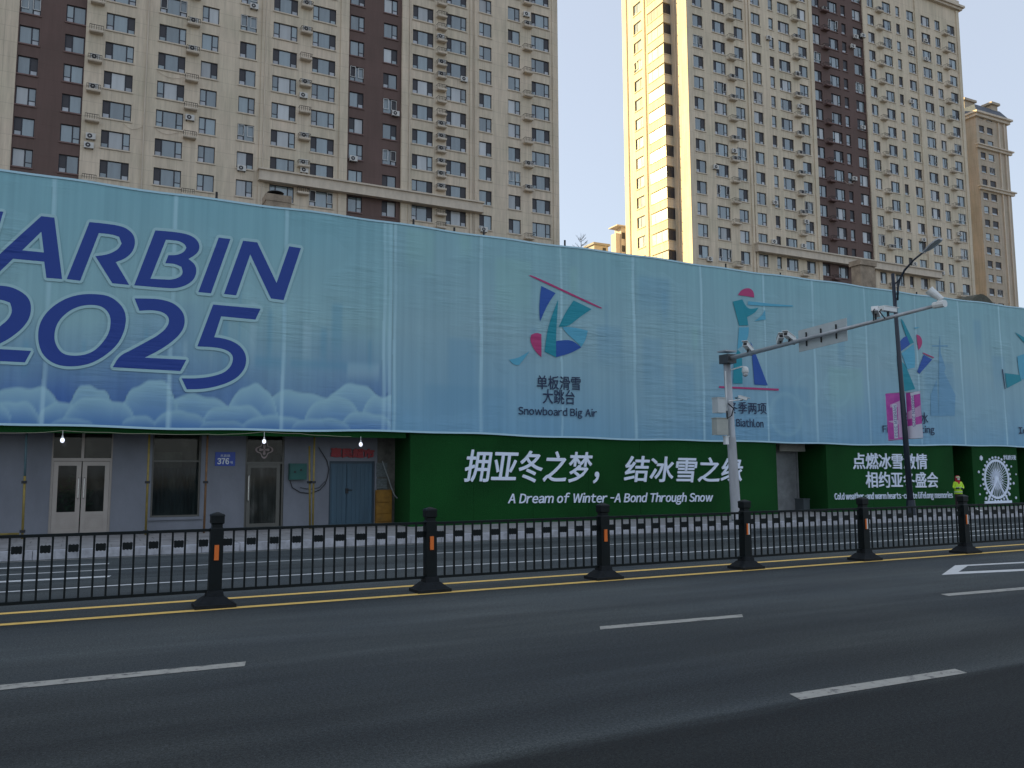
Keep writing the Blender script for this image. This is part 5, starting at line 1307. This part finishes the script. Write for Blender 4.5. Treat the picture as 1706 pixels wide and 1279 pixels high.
# arm leans towards the road (-Y); x stays near the pole
def on_xplane(px, py, X=23.95): return atX(px, py, X)
arm = [on_xplane(1495.5+ (0), 500), on_xplane(1496, 478), on_xplane(1499,465), on_xplane(1507, 450), on_xplane(1522, 433), on_xplane(1537, 421)]
inv(MB().tube(arm, [.03,.035,.035,.035,.032,.03], 8).build('arm', LAMPP, sl_, smooth=True))
pA = lb.lerp(lt_, .955); inv(MB().tube([pA, pA.lerp(arm[2], .5)+Vector((0,0,-.02)), arm[2]+Vector((0,0,.02))], .022, 6).build('strut', LAMPP, sl_))
for f_ in (.905, .925): q_ = lb.lerp(lt_, f_-.012); e_ = arm[0].lerp(arm[1], (f_-.895)*12); inv(MB().tube([q_, Vector((e_.x, e_.y, q_.z))], .02, 6).build('strut', LAMPP, sl_))
h0 = on_xplane(1538, 420); h1 = on_xplane(1563, 399); ax = (h1-h0).normalized(); sd_ = Vector((1,0,0)); nn_ = ax.cross(sd_)*-1
inv(MB().tube([arm[-1], h0, h0+ax*.12], .035, 8).build('socket', GALV, sl_))
q = MB(); L_ = (h1-h0).length; prof = [(.0,.06),(.15,.11),(.5,.15),(.85,.14),(1,.09)]; n = len(prof)
h0b = h0+ax*.08
for (t_, w_) in prof:
    c_ = h0b+ax*L_*t_
    for (su, zz_) in ((-1,-.0),(1,-.0),(1,.05),(0,.085),(-1,.05)): q.v.append(tuple(c_+sd_*su*w_+nn_*zz_*(1 if w_ > .08 else .6)))
for i in range(n-1):
    for k_ in range(5): a_ = i*5+k_; b_ = i*5+(k_+1) % 5; q.f.append((a_, b_, b_+5, a_+5)); q.m.append(0)
q.f.append(tuple(range(4,-1,-1))); q.m.append(0); q.f.append(tuple((n-1)*5+k_ for k_ in range(5))); q.m.append(0)
inv(q.build('lamp_head', LAMPG, sl_))
# flags on the lamp
PINK = mat('flag_pink', (.66,.13,.46), .6, noise=.25, nscale=2.5, col2=(.52,.06,.38)); PALE = mat('flag_pale_pink', (.78,.50,.72), .6, noise=.2, nscale=3); FW_ = mat('flag_white', (.78,.78,.86), .6); FB = mat('flag_blue_ink', (.10,.09,.35), .6)
def flag(ydir, px_in, px_out, py_t, py_b, label, texts, right):
    # the flag lies in the plane x = X, running along y
    X = at(px_in, py_t, 18.9).x
    zt_ = atX(px_in, py_t, X).z; zb_ = atX(px_in, py_b, X).z
    yi = atX(px_in, (py_t+py_b)/2, X).y; yo = atX(px_out, (py_t+py_b)/2, X).y
    o = empty('pole_flag', (X, yi, zb_)); tag(o, label, 'flag', 'pink flags on the street lamp')
    g_ = MB(); nu, nv = 8, 12; Wd = yo-yi; Hd = zt_-zb_
    def P(u, v, e=0): return (X-e+.03*math.sin(u*3.0+v*1.7)*u, yi+Wd*u, zb_+Hd*v+.03*u*(1-v)*(1 if right else -1))
    def patch(u0, u1, v0, v1, name, m_, e, k0=0, k1=0):
        b = MB(); n_ = 6
        for i in range(n_+1):
            for j in range(n_+1):
                u_ = u0+(u1-u0)*i/n_; vv0 = v0+k0*(i/n_); vv1 = v1+k1*(i/n_); b.v.append(P(u_, vv0+(vv1-vv0)*j/n_, e))
        for i in range(n_):
            for j in range(n_): a_ = i*(n_+1)+j; b.f.append((a_, a_+n_+1, a_+n_+2, a_+1)); b.m.append(0)
        inv(b.build(name, m_, o))
    patch(0, 1, 0, 1, 'cloth', PINK, 0)
    if right:
        patch(0, 1, 0, .27, 'printed_patch', FW_, .004, 0, .03); patch(.3, 1, .93, 1, 'printed_patch', FW_, .004, .02, 0); patch(.05,.98,.42,.58,'printed_patch',PALE,.003,.05,.12); patch(.34,.54,.22,.94,'printed_patch',FW_,.006)
    else:
        patch(0, .75, .70, .84, 'printed_patch', PALE, .004, .0, -.08); patch(.05,.9,.30,.42,'printed_patch',PALE,.003,.1,.0); patch(.02, .3, .05, .7, 'printed_patch', PALE, .0035); patch(.36,.62,.04,.76,'printed_patch',FW_,.006)
    # vertical lettering reading downwards: glyph x -> -z, glyph y -> outward
    s_ = texts; n_ = len(s_); v_top = .92 if right else .73; v_bot = .24 if right else .06
    b = MB(); cur = 0; tot = 0
    wl = [(GL[c][4]-GL[c][3]+.12) if c != ' ' else .4 for c in s_]; tot = sum(wl)
    for c, w_ in zip(s_, wl):
        if c != ' ':
            vs, fs, be, gx0, _ = GL[c]
            nb_ = len(b.v)
            for (gx, gy) in vs:
                v_ = v_top-(v_top-v_bot)*(cur+gx-gx0)/tot; u_ = (.36 if right else .38)+.26*gy
                b.v.append(P(u_ if right else 1-(1-u_), v_, .010))
            for f in fs: b.f.append(tuple(nb_+i for i in f)); b.m.append(0)
        cur += w_
    inv(b.build('lettering', FB, o))
    for v_ in (1.0, 0.0):
        inv(MB().tube([(X, yi-(.12 if Wd>0 else -.12), zb_+Hd*v_),(X, yo, zb_+Hd*v_)], .012, 5).build('rod', GALV, o))
flag(1, 1504, 1478, 653, 732, 'pink flag on the left side of the street lamp post', 'HARBIN 2025', False)
flag(-1, 1511, 1536, 654, 731, 'pink and white flag on the right side of the street lamp post', 'HARBIN 2025', True)

# ------------------------------------------------------------------ worker in hi-vis
def skin_person():
    Y = 20.7; f = at(1599, 862, Y); X = f.x; z0 = .158
    root = empty('person', (X, Y, z0)); tag(root, 'person in yellow-green safety jacket, red headscarf and white mask between two turf walls', 'person')
    H = at(1599, 793, Y).z-z0
    s = H/1.72
    VV = {'pel':(0,0,.92,.155,.125),'bel':(0,0,1.08,.155,.125),'che':(0,.01,1.27,.175,.13),'nec':(0,.0,1.46,.07,.07),'hd0':(0,-.01,1.56,.085,.095),'hd1':(0,-.01,1.66,.075,.09),
     'shL':(-.17,.0,1.38,.075,.075),'elL':(-.25,-.03,1.13,.062,.062),'haL':(-.12,-.24,1.08,.045,.045),'shR':(.17,.0,1.38,.075,.075),'elR':(.26,-.02,1.13,.062,.062),'haR':(.08,-.25,1.06,.045,.045),
     'hiL':(-.09,0,.85,.10,.10),'knL':(-.11,-.02,.47,.075,.075),'anL':(-.12,.02,.10,.052,.052),'toL':(-.13,-.15,.045,.045,.04),
     'hiR':(.09,0,.85,.10,.10),'knR':(.12,-.01,.47,.075,.075),'anR':(.13,.03,.10,.052,.052),'toR':(.16,-.14,.045,.045,.04)}
    E_ = [('pel','bel'),('bel','che'),('che','nec'),('nec','hd0'),('hd0','hd1'),('che','shL'),('shL','elL'),('elL','haL'),('che','shR'),('shR','elR'),('elR','haR'),('pel','hiL'),('hiL','knL'),('knL','anL'),('anL','toL'),('pel','hiR'),('hiR','knR'),('knR','anR'),('anR','toR')]
    names = list(VV)
    me = bpy.data.meshes.new('body'); me.from_pydata([Vector(VV[n][:3])*s for n in names], [(names.index(a), names.index(b)) for a, b in E_], [])
    o = bpy.data.objects.new('body', me); COL.objects.link(o)
    md = o.modifiers.new('skin', 'SKIN'); sv = me.skin_vertices
    if not sv: me.skin_vertices.new() if hasattr(me.skin_vertices,'new') else None
    import bmesh
    bm = bmesh.new(); bm.from_mesh(me); ly_ = bm.verts.layers.skin.verify()
    for i, v in enumerate(bm.verts):
        v[ly_].radius = (VV[names[i]][3]*s, VV[names[i]][4]*s); v[ly_].use_root = (i == 0)
    bm.to_mesh(me); bm.free()
    o.modifiers.new('sub', 'SUBSURF').levels = 2; o.modifiers['sub'].render_levels = 2
    dg = bpy.context.evaluated_depsgraph_get(); dg.update()
    nm = bpy.data.meshes.new_from_object(o.evaluated_get(dg)); bpy.data.objects.remove(o)
    HV = mat('hi_vis_yellow', (.50,.80,.03), .6); TR = mat('dark_trousers', (.03,.016,.022), .85); SK = mat('skin', (.42,.25,.18), .6); GL_ = mat('dark_gloves', (.012,.015,.02), .7); RS = mat('red_scarf', (.45,.01,.035), .8); SLV = mat('reflective_tape', (.45,.47,.46), .35)
    for m_ in (HV, TR, SK, GL_, RS): nm.materials.append(m_)
    for p in nm.polygons:
        c = p.center/s; p.use_smooth = True
        if c.z > 1.44: i = 4 if c.z < 1.52 or c.y > .02 else 2
        elif c.z < .86 : i = 1
        elif c.y < -.19: i = 3
        else: i = 0
        if c.z < .10: i = 3
        p.material_index = i
    b = link('body', nm, root)
    # jacket skirt, hood/scarf, mask, cap, tape
    def ring(prof, m_, name, seg=16, oy=0, ox=0):
        q = MB(); n0 = 0
        for (z, rx, ry) in prof:
            for k in range(seg): t = 2*math.pi*k/seg; q.v.append(((ox+rx*math.cos(t))*s, (oy+ry*math.sin(t))*s, z*s))
        for i in range(len(prof)-1):
            for k in range(seg): a = i*seg+k; c = i*seg+(k+1) % seg; q.f.append((a, c, c+seg, a+seg)); q.m.append(0)
        q.f.append(tuple(range(seg-1,-1,-1))); q.m.append(0); q.f.append(tuple((len(prof)-1)*seg+k for k in range(seg))); q.m.append(0)
        return q.build(name, m_, root, smooth=True)
    ring([(.80,.205,.165),(.88,.20,.16),(1.05,.19,.155),(1.25,.205,.155),(1.40,.16,.12),(1.46,.10,.09)], HV, 'jacket')
    ring([(.88,.208,.168),(.93,.205,.165)], SLV, 'reflective_tape'); ring([(1.12,.200,.160),(1.16,.202,.160)], SLV, 'reflective_tape')
    ring([(1.22,.03,.12),(1.32,.09,.165),(1.42,.13,.15),(1.50,.115,.115),(1.60,.115,.125),(1.70,.105,.115),(1.75,.05,.06)], RS, 'headscarf', oy=.02)
    ring([(1.535,.02,.01),(1.555,.07,.05),(1.60,.075,.055),(1.63,.06,.03)], SK, 'face', oy=-.085)
    for sx_ in (-.03, .03): ring([(1.612,.004,.004),(1.618,.010,.006),(1.624,.004,.004)], GL_, 'eye', seg=8, oy=-.138, ox=sx_)
    ring([(1.52,.03,.02),(1.545,.06,.045),(1.585,.062,.05),(1.60,.03,.02)], mat('mask_white', (.75,.77,.78), .7), 'face_mask', oy=-.10)
    ring([(1.635,.10,.10),(1.66,.102,.102),(1.70,.09,.09),(1.72,.03,.03)], mat('cap_pale', (.55,.60,.35), .7), 'cap', oy=-.03)
    # fingers: short chains on each glove
    for hx, hy, hz, d in ((-.12,-.24,1.08,1),(.08,-.25,1.06,-1)):
        for k in range(4):
            q = MB(); L0 = (.055,.065,.062,.048)[k]
            q.tube([Vector((hx+d*.01, hy-.012, hz-.025+k*.018))*s, Vector((hx+d*(.01+L0*.6), hy-.045, hz-.028+k*.018))*s, Vector((hx+d*(.01+L0), hy-.03, hz-.034+k*.018))*s], [.011*s,.010*s,.007*s], 6)
            q.build('finger', GL_, root, smooth=True)
        q = MB(); q.tube([Vector((hx, hy, hz+.03))*s, Vector((hx+d*.03, hy-.03, hz+.055))*s], [.013*s,.009*s], 6); q.build('thumb', GL_, root, smooth=True)
    root.rotation_euler = (0, 0, R(-30))
    return root
skin_person()

# scrap of white paper on the pavement edge
p = at(1633, 851, 19.3); q = MB(); q.quad((p.x-.16,19.2,.18),(p.x+.10,19.15,.17),(p.x+.16,19.35,.20),(p.x-.10,19.42,.27)); q.quad((p.x-.10,19.42,.27),(p.x+.16,19.35,.20),(p.x+.10,19.5,.175),(p.x-.12,19.5,.175))
tag(q.build('paper_scrap', WHITEP), 'crumpled white paper scrap on the pavement just right of the worker', 'litter')
